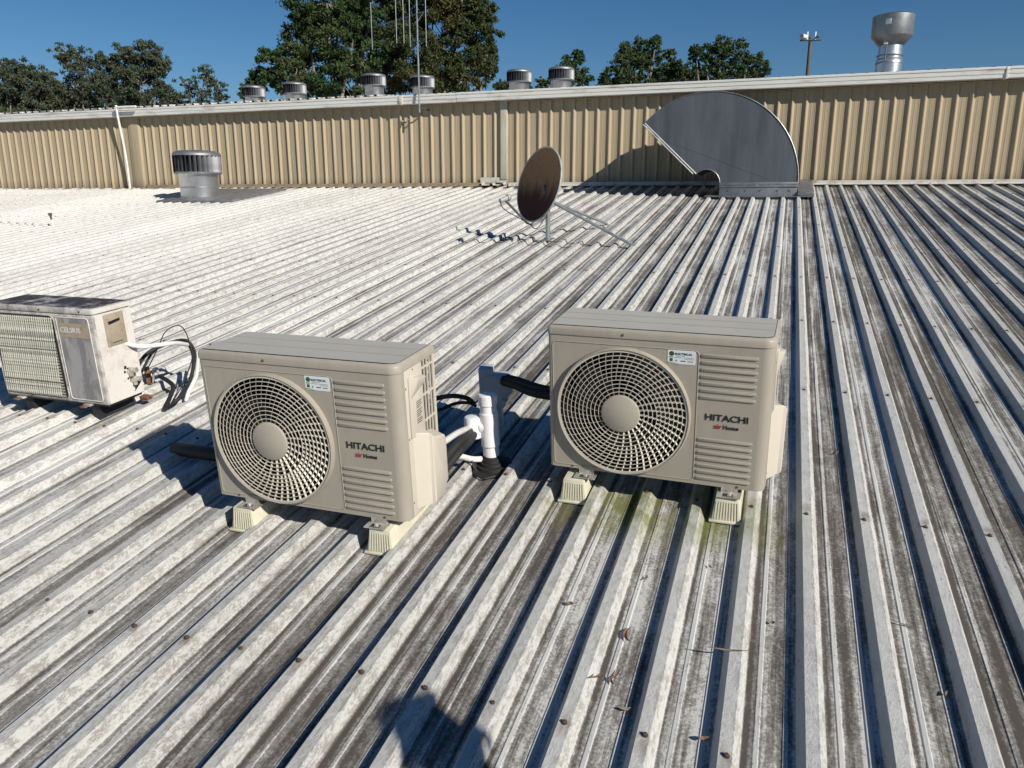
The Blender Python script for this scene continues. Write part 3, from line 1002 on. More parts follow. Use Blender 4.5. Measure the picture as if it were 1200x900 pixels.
q2.v = [(x * 1.004, y * 1.004, z - 0.004) for x, y, z in q.v]
q2.f = list(q.f)
o = q2.build('dish_back', M['dish_back'], ds)
o.matrix_local = DM
q = MB().tube([(ra * math.cos(2 * PI * j / 64), rb * math.sin(2 * PI * j / 64), -0.004) for j in range(65)], 0.0085, 8, cap=False)
o = q.build('dish_rim', M['dish_back'], ds)
o.matrix_local = DM
low = ctr - upv * rb
lnb = ctr + nrm * 0.42 + RW @ Vector((0.0, 0.0, -0.245))
elb = low + nrm * 0.045 - upv * 0.025
q = MB().tube([ctr - nrm * 0.09 - upv * 0.2, low - nrm * 0.02 - upv * 0.03, elb, elb + (lnb - elb) * 0.1, lnb], 0.013, 8)
q.build('feed_arm', M['arm'], ds)
ax_ = (ctr - lnb).normalized()
q = MB().tube([lnb - ax_ * 0.05, lnb + ax_ * 0.035, lnb + ax_ * 0.04, lnb + ax_ * 0.06], [0.024, 0.024, 0.034, 0.034], 14)
q.build('receiver_horn', M['dish_back'], ds)
q = MB().tube([lnb + ax_ * 0.061, lnb + ax_ * 0.066], 0.030, 14)
q.build('horn_cap', M['dark'], ds)
q = MB().tube([lnb - ax_ * 0.05, lnb - Vector((0.02, 0.02, 0.07)), lnb + Vector((0.03, 0.02, -0.13)), (lnb + elb) / 2 + Vector((0, 0, -0.05)), elb + Vector((0.02, 0, -0.01)), elb + Vector((0.1, 0.02, -0.06)), Vector((0.0, -0.02, 0.26))], 0.0045, 6, smooth=5)
q.build('feed_cable', M['dark'], ds)
MB().tube([(0, 0, 0.004), (0.012, 0.01, 0.47)], 0.024, 14).build('post', M['strut'], ds)
MB().box(-0.05, 0.05, -0.075, 0.075, 0.001, 0.009).build('foot_plate', M['strut'], ds, bevel=0.002)
MB().tube([(0.012, 0.01, 0.33), (0.012, 0.01, 0.37)], 0.032, 14).build('clamp', M['galv'], ds)
MB().tube([(0.012, 0.01, 0.44), (0.012, 0.01, 0.48)], 0.032, 14).build('clamp', M['galv'], ds)
hb = Vector((0.012, 0.01, 0.44))
q = MB().tube([hb, ctr - nrm * 0.08], [0.045, 0.03], 10)
q.build('dish_bracket', M['arm'], ds)
s1 = onroof(741, 287, 0.005) - Vector((-2.452, -4.65, 0))
s2 = onroof(711, 262, 0.02) - Vector((-2.452, -4.65, 0))
for e_ in (s1, s2):
    MB().tube([Vector((0.03, -0.01, 0.40)), e_], 0.0145, 10).build('strut', M['strut'], ds)
    MB().box(-0.03, 0.03, -0.02, 0.02, 0.0, 0.006).build('strut_foot', M['strut'], ds, loc=(e_.x, e_.y, 0.002), bevel=0.001)
tag(ds, 'rusty brown satellite dish on a short braced post on the roof', 'satellite dish')

# cable that wanders over the ribs from the dish
def rib_height(x):
    f = abs((x / PITCH + 0.5) % 1.0 - 0.5) * PITCH
    return 0.0 if f < 0.0155 else (-H if f > 0.035 else -H * (f - 0.0155) / 0.0195)


def drape(pts, r=0.005, n=14):
    out = []
    for (x0, v0), (x1, v1) in zip(pts[:-1], pts[1:]):
        for i in range(n):
            t = i / n
            x = x0 + (x1 - x0) * t
            out.append((x, v0 + (v1 - v0) * t + 0.004 * math.sin(x * 90), max(rib_height(x), rib_height(x - .02) - 0.012, rib_height(x + .02) - 0.012) + r))
    return out


c1 = [onroof(x, y)[:2] for x, y in [(739, 287), (700, 284), (672, 285), (655, 287), (628, 283), (617, 284), (606, 276), (590, 277), (572, 274), (545, 271)]]
q = MB().tube(drape([tuple(p) for p in c1], 0.003), 0.0038, 6)
cb_ = q.build('black_cable', M['rubber'])
cb_.matrix_world = RF.copy()
tag(cb_, 'thin black cable draped over the ribs at the foot of the dish', 'cable')

# drain line on the far left with a small upright stub
c2 = [onroof(x, y)[:2] for x, y in [(-60, 259), (0, 261), (30, 262.5), (45, 264), (62, 264)]]
q = MB().tube(drape([tuple(p) for p in c2], 0.012, 30), 0.012, 8)
pl_ = q.build('thin_roof_pipe', M['conduit'])
pl_.matrix_world = RF.copy()
tag(pl_, 'thin grey pipe lying over the white ribs at the far left edge', 'pipe')
e_ = onroof(62, 264)
st_ = empty('breather_stub', RF @ Matrix.Translation((e_.x, e_.y, 0)))
MB().tube([(0, 0, -0.03), (0, 0, 0.12)], 0.010, 10).build('stem', M['white_pipe'], st_)
MB().lathe([(0.012, 0.08), (0.013, 0.12), (0.028, 0.15), (0.028, 0.162), (0.012, 0.168)], 16, cap1=True).build('head', M['arm'], st_)
tag(st_, 'small upright breather stub with a dark head at the end of the far left pipe', 'pipe stub')


# ------------------------------------------------------------------ air conditioner units
def rrect(x0, x1, z0, z1, r, n=5):
    p = []
    for cx, cz, a0 in ((x1 - r, z0 + r, -PI / 2), (x1 - r, z1 - r, 0), (x0 + r, z1 - r, PI / 2), (x0 + r, z0 + r, PI)):
        for i in range(n + 1):
            a = a0 + PI / 2 * i / n
            p.append((cx + r * math.cos(a), cz + r * math.sin(a)))
    return p


def holed(bm_, x0, x1, z0, z1, cx, cz, r, y, seg=72):
    """front sheet at depth y from x0..x1, z0..z1 with a round hole"""
    ang_ = sorted([2 * PI * i / seg for i in range(seg)] + [math.atan2(zz - cz, xx - cx) % (2 * PI) for xx in (x0, x1) for zz in (z0, z1)])
    inner, outer = [], []
    for a in ang_:
        c, s = math.cos(a), math.sin(a)
        inner.append((cx + r * c, y, cz + r * s))
        ts = []
        if c > 1e-9: ts.append((x1 - cx) / c)
        if c < -1e-9: ts.append((x0 - cx) / c)
        if s > 1e-9: ts.append((z1 - cz) / s)
        if s < -1e-9: ts.append((z0 - cz) / s)
        t = min(ts)
        outer.append((cx + t * c, y, cz + t * s))
    n = len(ang_)
    bm_.add(inner + outer, [(i, (i + 1) % n, (i + 1) % n + n, i + n) for i in range(n)])


def make_ac(D, full_side=True):
    W_, HH = 0.792, 0.564
    root = empty('air_conditioner_unit', Matrix.Identity(4))
    zt = HH - 0.030                                   # underside of the lid
    # cabinet: rounded plan outline; front field with the fan opening is separate
    def cr(cx, cy, r, a0, a1, n=6):
        return [(cx + r * math.cos(a0 + (a1 - a0) * i / n), cy + r * math.sin(a0 + (a1 - a0) * i / n)) for i in range(n + 1)]
    FX0, FX1, FC, FR = 0.018, 0.545, (0.281, 0.253), 0.243
    path = [(0.0, D)] + cr(0.012, 0.012, 0.012, PI, 1.5 * PI, 4) + [(FX0, 0)]
    q = MB()
    for z in (0.0, zt):
        q.v += [(x, y, z) for x, y in path]
    n = len(path)
    q.f = [(i, i + 1, n + i + 1, n + i) for i in range(n - 1)]
    path2 = [(FX1, 0), (W_ - 0.036, 0)] + cr(W_ - 0.036, 0.036, 0.036, 1.5 * PI, 2 * PI, 8) + [(W_, D - 0.105)]
    k = len(q.v)
    for z in (0.0, zt):
        q.v += [(x, y, z) for x, y in path2]
    n2 = len(path2)
    q.f += [(k + i, k + i + 1, k + n2 + i + 1, k + n2 + i) for i in range(n2 - 1)]
    holed(q, FX0, FX1, 0.0, zt, FC[0], FC[1], FR, 0.0)
    k = len(q.v)
    q.add([(0, D, 0), (W_, D, 0), (W_, D, zt), (0, D, zt)], [])
    q.add([(0.004, 0.01, 0.0), (W_ - 0.004, 0.01, 0.0), (W_, D, 0.0), (0, D, 0.0)], [(0, 1, 2, 3)])
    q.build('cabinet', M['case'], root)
    # raised bell mouth round the fan opening
    rim = MB().lathe([(FR + 0.004, 0.0), (FR + 0.003, 0.016), (FR - 0.001, 0.019), (FR - 0.006, 0.016), (FR - 0.0062, 0.0145)], 72)
    rim.turn(Matrix.Translation((FC[0], 0, FC[1])) @ Matrix.Rotation(PI / 2, 4, 'X'))
    rim.build('fan_shroud', M['case'], root)
    MB().lathe([(0.0, 0.0), (0.26, 0.0)], 32).turn(Matrix.Translation((FC[0], 0.145, FC[1])) @ Matrix.Rotation(PI / 2, 4, 'X')).build('coil_back', M['coil'], root)
    sh_ = MB().lathe([(FR - 0.0065, 0.014), (FR - 0.0085, -0.011), (FR - 0.012, -0.13)], 72)
    sh_.turn(Matrix.Translation((FC[0], 0, FC[1])) @ Matrix.Rotation(PI / 2, 4, 'X'))
    sh_.build('fan_tunnel', M['coil'], root)
    # fan
    fan = MB().tube([(FC[0], 0.055, FC[1]), (FC[0], 0.11, FC[1])], 0.055, 24)
    for b in range(3):
        a0 = b * 2 * PI / 3 + 0.5
        vs, fs = [], []
        na, nr = 8, 6
        for i in range(na + 1):
            for j in range(nr + 1):
                r_ = 0.05 + (FR - 0.035 - 0.05) * j / nr
                a = a0 + (i / na - 0.5) * 1.25 + 0.35 * j / nr
                vs.append((FC[0] + r_ * math.cos(a), 0.06 + 0.05 * i / na, FC[1] + r_ * math.sin(a)))
        for i in range(na):
            for j in range(nr):
                fs.append((i * (nr + 1) + j, (i + 1) * (nr + 1) + j, (i + 1) * (nr + 1) + j + 1, i * (nr + 1) + j + 1))
        fan.add(vs, fs)
    fan.build('fan', M['fan'], root)
    # grille: gently domed rings and swirling spokes, hub disc
    gr = MB().lathe([(0.0005, 0.0), (0.066, 0.0), (0.0705, -0.003), (0.072, -0.009)], 40).turn(Matrix.Translation((FC[0] - 0.003, -0.027, FC[1])) @ Matrix.Rotation(PI / 2, 4, 'X'))
    hubo = gr.build('grille_hub', M['hub'], root)

    def gy(r_):
        t = (r_ - 0.07) / (FR - 0.07)
        return -0.021 + 0.006 * t * t
    rings = [0.0845 + 0.0150 * i for i in range(11)]
    for i, r_ in enumerate(rings):
        w = 0.0012 if i < 10 else 0.0024
        y = gy(r_)
        rg = MB().lathe([(r_ - w, y), (r_ + w, y), (r_ + w * 0.8, y + 0.0024), (r_ - w * 0.8, y + 0.0024), (r_ - w, y)], 72)
        rg.turn(Matrix.Translation((FC[0], 0, FC[1])) @ Matrix.Rotation(-PI / 2, 4, 'X'))
        rg.build('grille_ring', M['grille'], hubo, smooth=False)
    # spokes: long thin swirling ribs deeper than they are wide
    sp = MB()

    def spoke(a0, r0, r1, sw, w=0.00055, d=0.0055, nseg=7):
        vs = []
        for i in range(nseg + 1):
            t = i / nseg
            r_ = r0 + (r1 - r0) * t
            a = a0 + sw * (r_ - 0.07) / 0.17
            c, s = math.cos(a), math.sin(a)
            tx, tz_ = -s, c
            y = gy(r_) + 0.002
            px_, pz = r_ * c, r_ * s
            # each spoke is a blade, leaning with the swirl
            vs += [(px_ - tx * w, y, pz - tz_ * w), (px_ + tx * w, y, pz + tz_ * w), (px_ + tx * w + tx * 0.004, y + d, pz + tz_ * w + tz_ * 0.004), (px_ - tx * w + tx * 0.004, y + d, pz - tz_ * w + tz_ * 0.004)]
        fs = []
        for i in range(nseg):
            for j in range(4):
                fs.append((i * 4 + j, i * 4 + (j + 1) % 4, (i + 1) * 4 + (j + 1) % 4, (i + 1) * 4 + j))
        return vs, fs
    vs, fs = spoke(0, 0.069, FR - 0.003, -0.24)
    s0 = MB().add(vs, fs).build('grille_spoke', M['grille'], hubo, smooth=False, loc=(FC[0], 0, FC[1]))
    for i in range(1, 26):
        inst(s0, hubo, rot=(0, 2 * PI * i / 26, 0))
    vs, fs = spoke(0, 0.13, FR - 0.003, -0.24, nseg=5)
    s1_ = MB().add(vs, fs).build('grille_spoke', M['grille'], hubo, smooth=False, loc=(FC[0], 0, FC[1]))
    s1_.rotation_euler = (0, PI / 26, 0)
    for i in range(1, 26):
        inst(s1_, hubo, rot=(0, 2 * PI * i / 26 + PI / 26, 0))
    # bead that frames the fan panel
    bp = rrect(0.018, 0.545, 0.014, 0.506, 0.016)
    MB().tube([(x, -0.0004, z) for x, z in bp + [bp[0]]], 0.0017, 6, cap=False).build('panel_bead', M['case'], root)
    # louvres pressed into the control end
    lv = MB().prism(rrect(0.553, 0.741, -0.0058, 0.0058, 0.0057, 4), 0.004, -0.0045, 'y')
    l0 = lv.build('louvre', M['case'], root, bevel=0.0015, loc=(0, 0, 0.492))
    for z in [0.492 - 0.0253 * i for i in range(1, 7)] + [0.180 - 0.0253 * i for i in range(7)]:
        inst(l0, root, (0, 0, z))
    # lid
    ld = MB()
    out = [(-0.003, D + 0.003)] + cr(0.012, 0.012, 0.015, PI, 1.5 * PI, 4) + cr(W_ - 0.036, 0.036, 0.039, 1.5 * PI, 2 * PI, 8) + [(W_ + 0.003, D + 0.003)]
    cxm, cym = W_ / 2, D / 2
    levels = [(0.0, zt - 0.002), (0.0, HH - 0.012), (0.004, HH - 0.004), (0.011, HH), ]
    for ins, z in levels:
        for x, y in out:
            sx_ = (x - cxm) * (1 - ins / (W_ / 2)) + cxm
            sy_ = (y - cym) * (1 - ins / (D / 2)) + cym
            ld.v.append((sx_, sy_, z))
    n = len(out)
    for lvl in range(len(levels) - 1):
        for i in range(n):
            ld.f.append((lvl * n + i, lvl * n + (i + 1) % n, (lvl + 1) * n + (i + 1) % n, (lvl + 1) * n + i))
    ld.f.append(tuple(range(n))[::-1])
    ld.build('lid', M['case'], root)
    tp = MB().add([(0.010, 0.016, HH + 0.0006), (W_ - 0.03, 0.016, HH + 0.0006), (W_ - 0.010, 0.035, HH + 0.0006), (W_ - 0.010, D - 0.008, HH + 0.0006), (0.010, D - 0.008, HH + 0.0006)], [(0, 1, 2, 3, 4)])
    tpo = tp.build('lid_panel', M['lid'], root)
    for y in (0.105, 0.185):
        MB().box(0.014, W_ - 0.014, y - 0.0012, y + 0.0012, HH, HH + 0.0022).build('lid_ridge', M['case'], tpo)
    for x, z in ((0.279, zt + 0.011), (0.09, 0.010), (0.31, 0.008), (0.70, 0.008)):
        MB().lathe([(0.0048, 0), (0.0045, 0.0015), (0.0015, 0.002)], 10, cap1=True).turn(Matrix.Rotation(PI / 2, 4, 'X')).build('screw', M['arm'], root, loc=(x, -0.0035 if z > 0.1 else -0.0005, z))
    # right hand side panel, set proud of the cabinet
    sd = MB().box(W_ - 0.0005, W_ + 0.002, 0.040, D - 0.100, 0.004, zt - 0.004)
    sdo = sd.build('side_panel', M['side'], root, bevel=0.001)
    for yy, zz in ((0.045, 0.47), (0.046, 0.29), (0.045, 0.055), (0.10, zt - 0.012)):
        MB().lathe([(0.004, 0), (0.001, 0.002)], 8).turn(Matrix.Rotation(PI / 2, 4, 'Y')).build('screw', M['arm'], sdo, loc=(W_ + 0.002, yy, zz))
    # rear guard: open bars over the coil at the back corner
    MB().box(W_ - 0.05, W_ - 0.022, D - 0.10, D - 0.008, 0.01, zt - 0.006).box(0.01, W_ - 0.023, D - 0.03, D - 0.008, 0.012, zt - 0.008).build('coil', M['coil'], root)
    gb = MB()
    for z in [0.02 + i * 0.096 for i in range(6)]:
        gb.box(W_ - 0.006, W_, D - 0.100, D, z, z + 0.006)
        gb.box(0.0, W_ - 0.001, D - 0.004, D + 0.001, z, z + 0.006)
    for y in (D - 0.100, D - 0.078, D - 0.056, D - 0.034, D - 0.012):
        gb.box(W_ - 0.0055, W_ - 0.0005, y, y + 0.005, 0.004, zt)
    for i in range(34):
        gb.box(0.004 + i * 0.0235, 0.008 + i * 0.0235, D - 0.0035, D + 0.0005, 0.004, zt)
    gb.box(W_ - 0.012, W_ + 0.001, D - 0.010, D + 0.001, 0, zt)
    gb.build('rear_guard', M['side'], root, smooth=False)
    # valve cover: deep lower box with rounded shoulder, thin upper wing with a handle scoop
    pr = []
    a = [(0.052, 0.012), (0.052, 0.315), (0.058, 0.30)]
    vc = MB()
    outline = [(0.056, 0.020), (0.175, 0.020), (0.205, 0.055), (0.222, 0.060), (0.222, 0.245), (0.212, 0.262), (0.19, 0.270), (0.075, 0.292), (0.060, 0.305), (0.056, 0.30)]
    yo = D - 0.252
    for x, ins in ((W_ + 0.001, 0.0), (W_ + 0.036, 0.002), (W_ + 0.046, 0.006), (W_ + 0.050, 0.014)):
        for y, z in outline:
            cy_, cz_ = 0.14, 0.16
            yy_ = (y - cy_) * (1 - ins / 0.1) + cy_ + yo * 0.8
            zz_ = (z - cz_) * (1 - ins / 0.14) + cz_
            if ins > 0:
                yy_ = 0.236 - (0.236 - yy_) * 0.70
                if z > 0.2:
                    zz_ -= 0.014
            vc.v.append((x, yy_, zz_))
    n = len(outline)
    for l_ in range(3):
        for i in range(n):
            vc.f.append((l_ * n + i, l_ * n + (i + 1) % n, (l_ + 1) * n + (i + 1) % n, (l_ + 1) * n + i))
    vc.f.append(tuple(range(3 * n, 4 * n)))
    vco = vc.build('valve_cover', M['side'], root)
    wing = MB().prism([(0.056, 0.29), (0.16, 0.275), (0.155, 0.45), (0.150, 0.492), (0.075, 0.512), (0.060, 0.50)], W_ + 0.001, W_ + 0.009, 'x')
    wing.build('cover_wing', M['side'], vco, bevel=0.003)
    hd = MB().add([(W_ + 0.008, 0.062, 0.505), (W_ + 0.030, 0.085, 0.500), (W_ + 0.030, 0.145, 0.488), (W_ + 0.008, 0.155, 0.490),
                   (W_ + 0.008, 0.062, 0.425), (W_ + 0.008, 0.150, 0.455), (W_ + 0.024, 0.135, 0.466), (W_ + 0.022, 0.085, 0.470)],
                  [(0, 1, 2, 3), (0, 4, 7, 1), (1, 7, 6, 2), (2, 6, 5, 3), (4, 5, 6, 7)])
    hd.build('handle_scoop', M['side'], vco, bevel=0.002)
    for (z_, l_) in ((0.405, 0.04), (0.398, 0.036), (0.391, 0.04), (0.384, 0.03), (0.374, 0.04), (0.367, 0.034), (0.360, 0.038), (0.353, 0.03), (0.343, 0.036), (0.336, 0.04), (0.329, 0.034)):
        MB().box(W_ + 0.009, W_ + 0.0096, 0.098, 0.098 + l_, z_, z_ + 0.0032).build('warning_print', M['grey_ink'], vco)
    # lettering and sticker
    F = (PI / 2, 0, 0)
    text('HITACHI', 0.0325, M['black_ink'], root, (0.574, -0.0012, 0.2565), F, 1.17, 0.0006)
    text('air', 0.026, M['red_ink'], root, (0.606, -0.0012, 0.2265), F, 1.08, 0.0001)
    text('Home', 0.0205, M['black_ink'], root, (0.6385, -0.0012, 0.2265), F, 1.02, 0.0003)
    stk = MB().prism(rrect(0.438, 0.534, 0.4535, 0.5035, 0.004, 3), 0.0, -0.0012, 'y').build('sticker', M['sticker'], root)
    MB().lathe([(0.0005, 0), (0.0088, 0)], 20).turn(Matrix.Rotation(PI / 2, 4, 'X')).build('green_logo', M['green_ink'], stk, loc=(0.452, -0.0016, 0.4905))
    text('ELECTRICAL', 0.0098, M['blue_ink'], stk, (0.463, -0.0018, 0.4872), F, 1.1, 0.00035, depth=0.0001)
    pr_ = MB()
    rg_ = random.Random(5)
    for (x0, x1, z) in ((0.466, 0.484, .4815), (0.488, 0.497, .4815), (0.463, 0.489, .476), (0.493, 0.527, .4765), (0.497, 0.528, .4715)):
        x = x0
        while x < x1:
            w = rg_.uniform(0.0015, 0.004)
            pr_.box(x, min(x + w, x1), -0.0015, -0.0011, z, z + 0.0016)
            x += w + 0.0009
    pr_.build('small_print', M['grey_ink'], stk, smooth=False)
    MB().box(0.443, 0.458, -0.0016, -0.0011, 0.4765, 0.4792).build('green_print', M['green_ink'], stk)
    MB().box(0.4455, 0.456, -0.0016, -0.0011, 0.4625, 0.4735).build('green_print', M['green_ink'], stk)
    text('AC', 0.0085, M['blue_ink'], stk, (0.464, -0.0018, 0.4640), F, 1, 0.0003, depth=0.0001, name='small_letters') if False else MB().add([(0.463, -0.0016, 0.4635), (0.470, -0.0016, 0.4635), (0.470, -0.0016, 0.4705)], [(0, 1, 2)]).build('blue_mark', M['blue_ink'], stk)
    MB().box(0.483, 0.500, -0.0016, -0.0011, 0.4635, 0.4665).box(0.507, 0.526, -0.0016, -0.0011, 0.4635, 0.4655).build('dark_print', M['black_ink'], stk)
    MB().add([(0.4385, -0.0015, 0.4555), (0.480, -0.0015, 0.4538), (0.452, -0.0015, 0.4592), (0.4385, -0.0015, 0.4605)], [(0, 1, 2, 3)]).build('green_swoosh', M['lime_ink'], stk)
    # steel feet
    for x in (0.125, 0.655):
        ft = MB().box(x - 0.022, x + 0.060, -0.036, D + 0.036, -0.0225, -0.0195)
        ft.box(x - 0.010, x + 0.048, 0.0, D, -0.0195, 0.0)
        fo_ = ft.build('foot_bracket', M['zinc'], root)
        MB().lathe([(0.009, 0), (0.009, 0.004), (0.006, 0.005), (0.006, 0.012)], 6, cap1=True).build('foot_bolt', M['zinc'], fo_, loc=(x + 0.02, -0.020, -0.0195))
        MB().box(x - 0.002, x + 0.034, -0.031, -0.010, -0.0192, -0.0188).build('foot_slot', M['arm'], fo_)
    return root


D1 = 0.268
acR = make_ac(D1)
acR.matrix_world = rframe(-0.942, -9.685, 0.089, -0.030, -0.019)
acL = copy_tree(acR)
acL.matrix_world = rframe(-2.083, -10.212, 0.086, -0.007, -0.049)
GA = 'pair of newer grey air conditioner units'
tag(acR, 'newer warm grey air conditioner unit standing right of the white pipe', 'air conditioner', GA)
tag(acL, 'newer warm grey air conditioner unit standing left of the white pipe, its right side visible', 'air conditioner', GA)


# cream plastic mounting blocks, lying in the pans
def make_block(L):
    b = MB()
    h0, h1 = 0.0, 0.092
    a, c = 0.052, 0.040
    b.add([(-a, 0, h0), (a, 0, h0), (a, L, h0), (-a, L, h0), (-c, 0.014, h1), (c, 0.014, h1), (c, L - 0.014, h1), (-c, L - 0.014, h1)],
          [(0, 3, 2, 1), (4, 5, 6, 7), (0, 1, 5, 4), (1, 2, 6, 5), (2, 3, 7, 6), (3, 0, 4, 7)])
    root = empty('mounting_block', Matrix.Identity(4))
    b.build('block_body', M['block'], root, bevel=0.004)
    MB().box(-a - 0.007, a + 0.007, -0.007, L + 0.007, -0.001, 0.007).build('base_lip', M['block'], root, bevel=0.002)
    r0 = None
    for i in range(9):
        x = -0.036 + i * 0.009
        rb_ = MB().add([(x * 1.12 - 0.0012, -0.0002, 0.012), (x * 1.12 + 0.0012, -0.0002, 0.012), (x + 0.0012, 0.0098, 0.078), (x - 0.0012, 0.0098, 0.078),
                        (x * 1.12 - 0.0012, 0.004, 0.012), (x * 1.12 + 0.0012, 0.004, 0.012), (x + 0.0012, 0.014, 0.078), (x - 0.0012, 0.014, 0.078)],
                       [(0, 1, 2, 3), (0, 4, 5, 1), (1, 5, 6, 2), (2, 6, 7, 3), (3, 7, 4, 0)])
        rb_.build('rib', M['block'], root, smooth=False)
    return root


blk = make_block(0.40)
spots = [(-1.962, -10.262, 'cream mounting block under the left end of the left grey unit'),
         (-1.392, -10.262, 'cream mounting block under the right end of the left grey unit'),
         (-0.838, -9.748, 'cream mounting block under the left end of the right grey unit'),
         (-0.272, -9.748, 'cream mounting block under the right end of the right grey unit')]
for i, (x, v, lb) in enumerate(spots):
    o = blk if i == 0 else copy_tree(blk)
    o.matrix_world = rframe(x, v, -H + 0.006, 0.0, 0.0) @ Matrix.Scale(1.0, 4)
    tag(o, lb, 'mounting block', 'cream mounting blocks under the two grey units')


# ------------------------------------------------------------------ the old unit on the left
def make_old():
    W_, HH, D = 0.691, 0.487, 0.235
    root = empty('old_air_conditioner_unit', Matrix.Identity(4))
    zt = HH - 0.03
    MB().box(0, W_, 0, D, 0, zt).build('cabinet', M['old'], root, bevel=0.008, seg=3)
    MB().box(W_ - 0.0005, W_ + 0.0015, 0.012, D - 0.006, 0.006, zt - 0.004).build('side_sheet', M['old_side'], root)
    lid = MB().box(-0.004, W_ + 0.004, -0.004, D + 0.004, zt + 0.001, HH).build('lid', M['old'], root, bevel=0.006, seg=2)
    MB().box(0.006, W_ - 0.008, 0.008, D - 0.006, HH, HH + 0.0012).build('lid_panel', M['old_top'], lid)
    MB().box(W_ + 0.0042, W_ + 0.0052, 0.005, D - 0.003, zt + 0.004, HH - 0.004).build('lid_side', M['old_side'], lid)
    # mesh grille: recessed field with slanting slats
    fr = rrect(0.010, 0.442, 0.012, 0.445, 0.03)
    MB().tube([(x, -0.002, z) for x, z in fr + [fr[0]]], 0.0035, 6, cap=False).build('grille_frame', M['old'], root)
    MB().prism(rrect(0.014, 0.438, 0.016, 0.441, 0.03), -0.0008, -0.0022, 'y').build('grille_backing', M['dark'], root)
    s0 = None
    ns = 27
    for i in range(ns):
        z = 0.022 + i * (0.415 / ns)
        x0, x1 = 0.018, 0.434
        if z < 0.04:
            x0 += 0.012
            x1 -= 0.012
        if s0 is None:
            s0 = MB().box(x0, x1, -0.0065, -0.0035, 0, 0.0088).build('grille_slat', M['lichen'], root, loc=(0, 0, z), smooth=False)
        else:
            inst(s0, root, (0, 0, z))
    c0 = MB().add([(0, -0.0105, 0.0), (0.003, -0.0105, 0.0), (0.043, -0.0105, 0.412), (0.040, -0.0105, 0.412), (0, -0.004, 0.0), (0.003, -0.004, 0.0), (0.043, -0.004, 0.412), (0.040, -0.004, 0.412)],
                  [(0, 1, 2, 3), (0, 3, 7, 4), (1, 5, 6, 2), (0, 4, 5, 1), (2, 6, 7, 3)]).build('grille_bar', M['lichen'], root, smooth=False, loc=(0.018, 0, 0.022))
    for i in range(1, 27):
        inst(c0, root, (0.018 + i * 0.0143, 0, 0.022))
    # stained end panel and its bead
    ep = rrect(0.459, 0.664, 0.020, 0.440, 0.014)
    MB().prism(ep, -0.0008, -0.0032, 'y').build('end_panel', M['old_panel'], root)
    MB().tube([(x, -0.0034, z) for x, z in ep + [ep[0]]], 0.0026, 6, cap=False).build('panel_bead', M['old_side'], root)
    np_ = MB().box(0.466, 0.656, -0.0046, -0.0035, 0.340, 0.412).build('name_plate', M['old_plate'], root)
    text('CELSIUS', 0.036, M['white_ink'], np_, (0.474, -0.0052, 0.365), (PI / 2, 0, 0), 1.02, 0.0006)
    # side plate with a finger slot
    sp_ = MB().box(W_ + 0.0018, W_ + 0.006, 0.058, 0.178, 0.285, 0.446).build('access_plate', M['old_plate'], root, bevel=0.002)
    MB().add([(W_ + 0.0064, 0.078, 0.408), (W_ + 0.0064, 0.152, 0.416), (W_ + 0.0064, 0.152, 0.402), (W_ + 0.0064, 0.082, 0.392)], [(0, 1, 2, 3)]).build('finger_slot', M['dark'], sp_)
    MB().box(W_ + 0.006, W_ + 0.0085, 0.09, 0.15, 0.300, 0.304).build('plate_print', M['grey_ink'], sp_)
    # exposed valve area: dark openings and valves low on the side
    rv = random.Random(9)
    pts_ = [(0.135, 0.160), (0.150, 0.148), (0.128, 0.138), (0.160, 0.126), (0.142, 0.100), (0.158, 0.088), (0.172, 0.112)]
    for (y, z) in pts_:
        s_ = rv.uniform(0.006, 0.012)
        MB().prism([(y - s_, z - s_ * .8), (y + s_ * .9, z - s_), (y + s_, z + s_ * .8), (y - s_ * .5, z + s_)], W_ + 0.0016, W_ + 0.0022, 'x').build('rust_hole', M['dark'], root)
    for (y, z) in ((0.150, 0.135), (0.165, 0.085)):
        MB().tube([(W_, y, z), (W_ + 0.05, y + 0.01, z + 0.01)], 0.013, 10).tube([(W_ + 0.02, y, z - 0.022), (W_ + 0.02, y, z + 0.022)], 0.010, 8).build('valve', M['zinc'], root)
    for x in (0.10, 0.555):
        MB().box(x - 0.022, x + 0.022, -0.012, D + 0.02, -0.012, -0.001).build('foot_bracket', M['old'], root, bevel=0.002)
        MB().box(x - 0.024, x + 0.014, -0.034, -0.012, -0.013, -0.006).build('foot_tab', M['rust'], root, bevel=0.003)
    MB().box(0.015, W_ - 0.015, 0.015, D - 0.01, -0.012, -0.001).build('base_pan', M['dark'], root)
    for x in (0.06, 0.36, 0.62):
        MB().lathe([(0.005, 0), (0.002, 0.003)], 8).turn(Matrix.Rotation(PI / 2, 4, 'X')).build('screw', M['dark'], root, loc=(x, -0.0045, zt + 0.015))
    return root


old = make_old()
old.matrix_world = rframe(-3.936, -9.599, 0.062, -0.006, -0.06) @ Matrix.Translation((0, 0, 0.022))
tag(old, 'old peeling air conditioner unit with a lichen-covered grille at the left edge', 'air conditioner')
# recessed packers; the shadow gap under the old unit is put into their black
for i, (x, lb) in enumerate(((-3.83, 'shadow-toned packer under the left end of the old unit'), (-3.375, 'shadow-toned packer under the right end of the old unit'))):
    pk = MB().box(-0.03, 0.03, 0.03, 0.24, 0.0, 0.064)
    o = pk.build('packer', M['rubber'], bevel=0.005)
    o.matrix_world = rframe(x, -9.60, 0.001)
    tag(o, lb, 'packer', 'packers under the old unit')


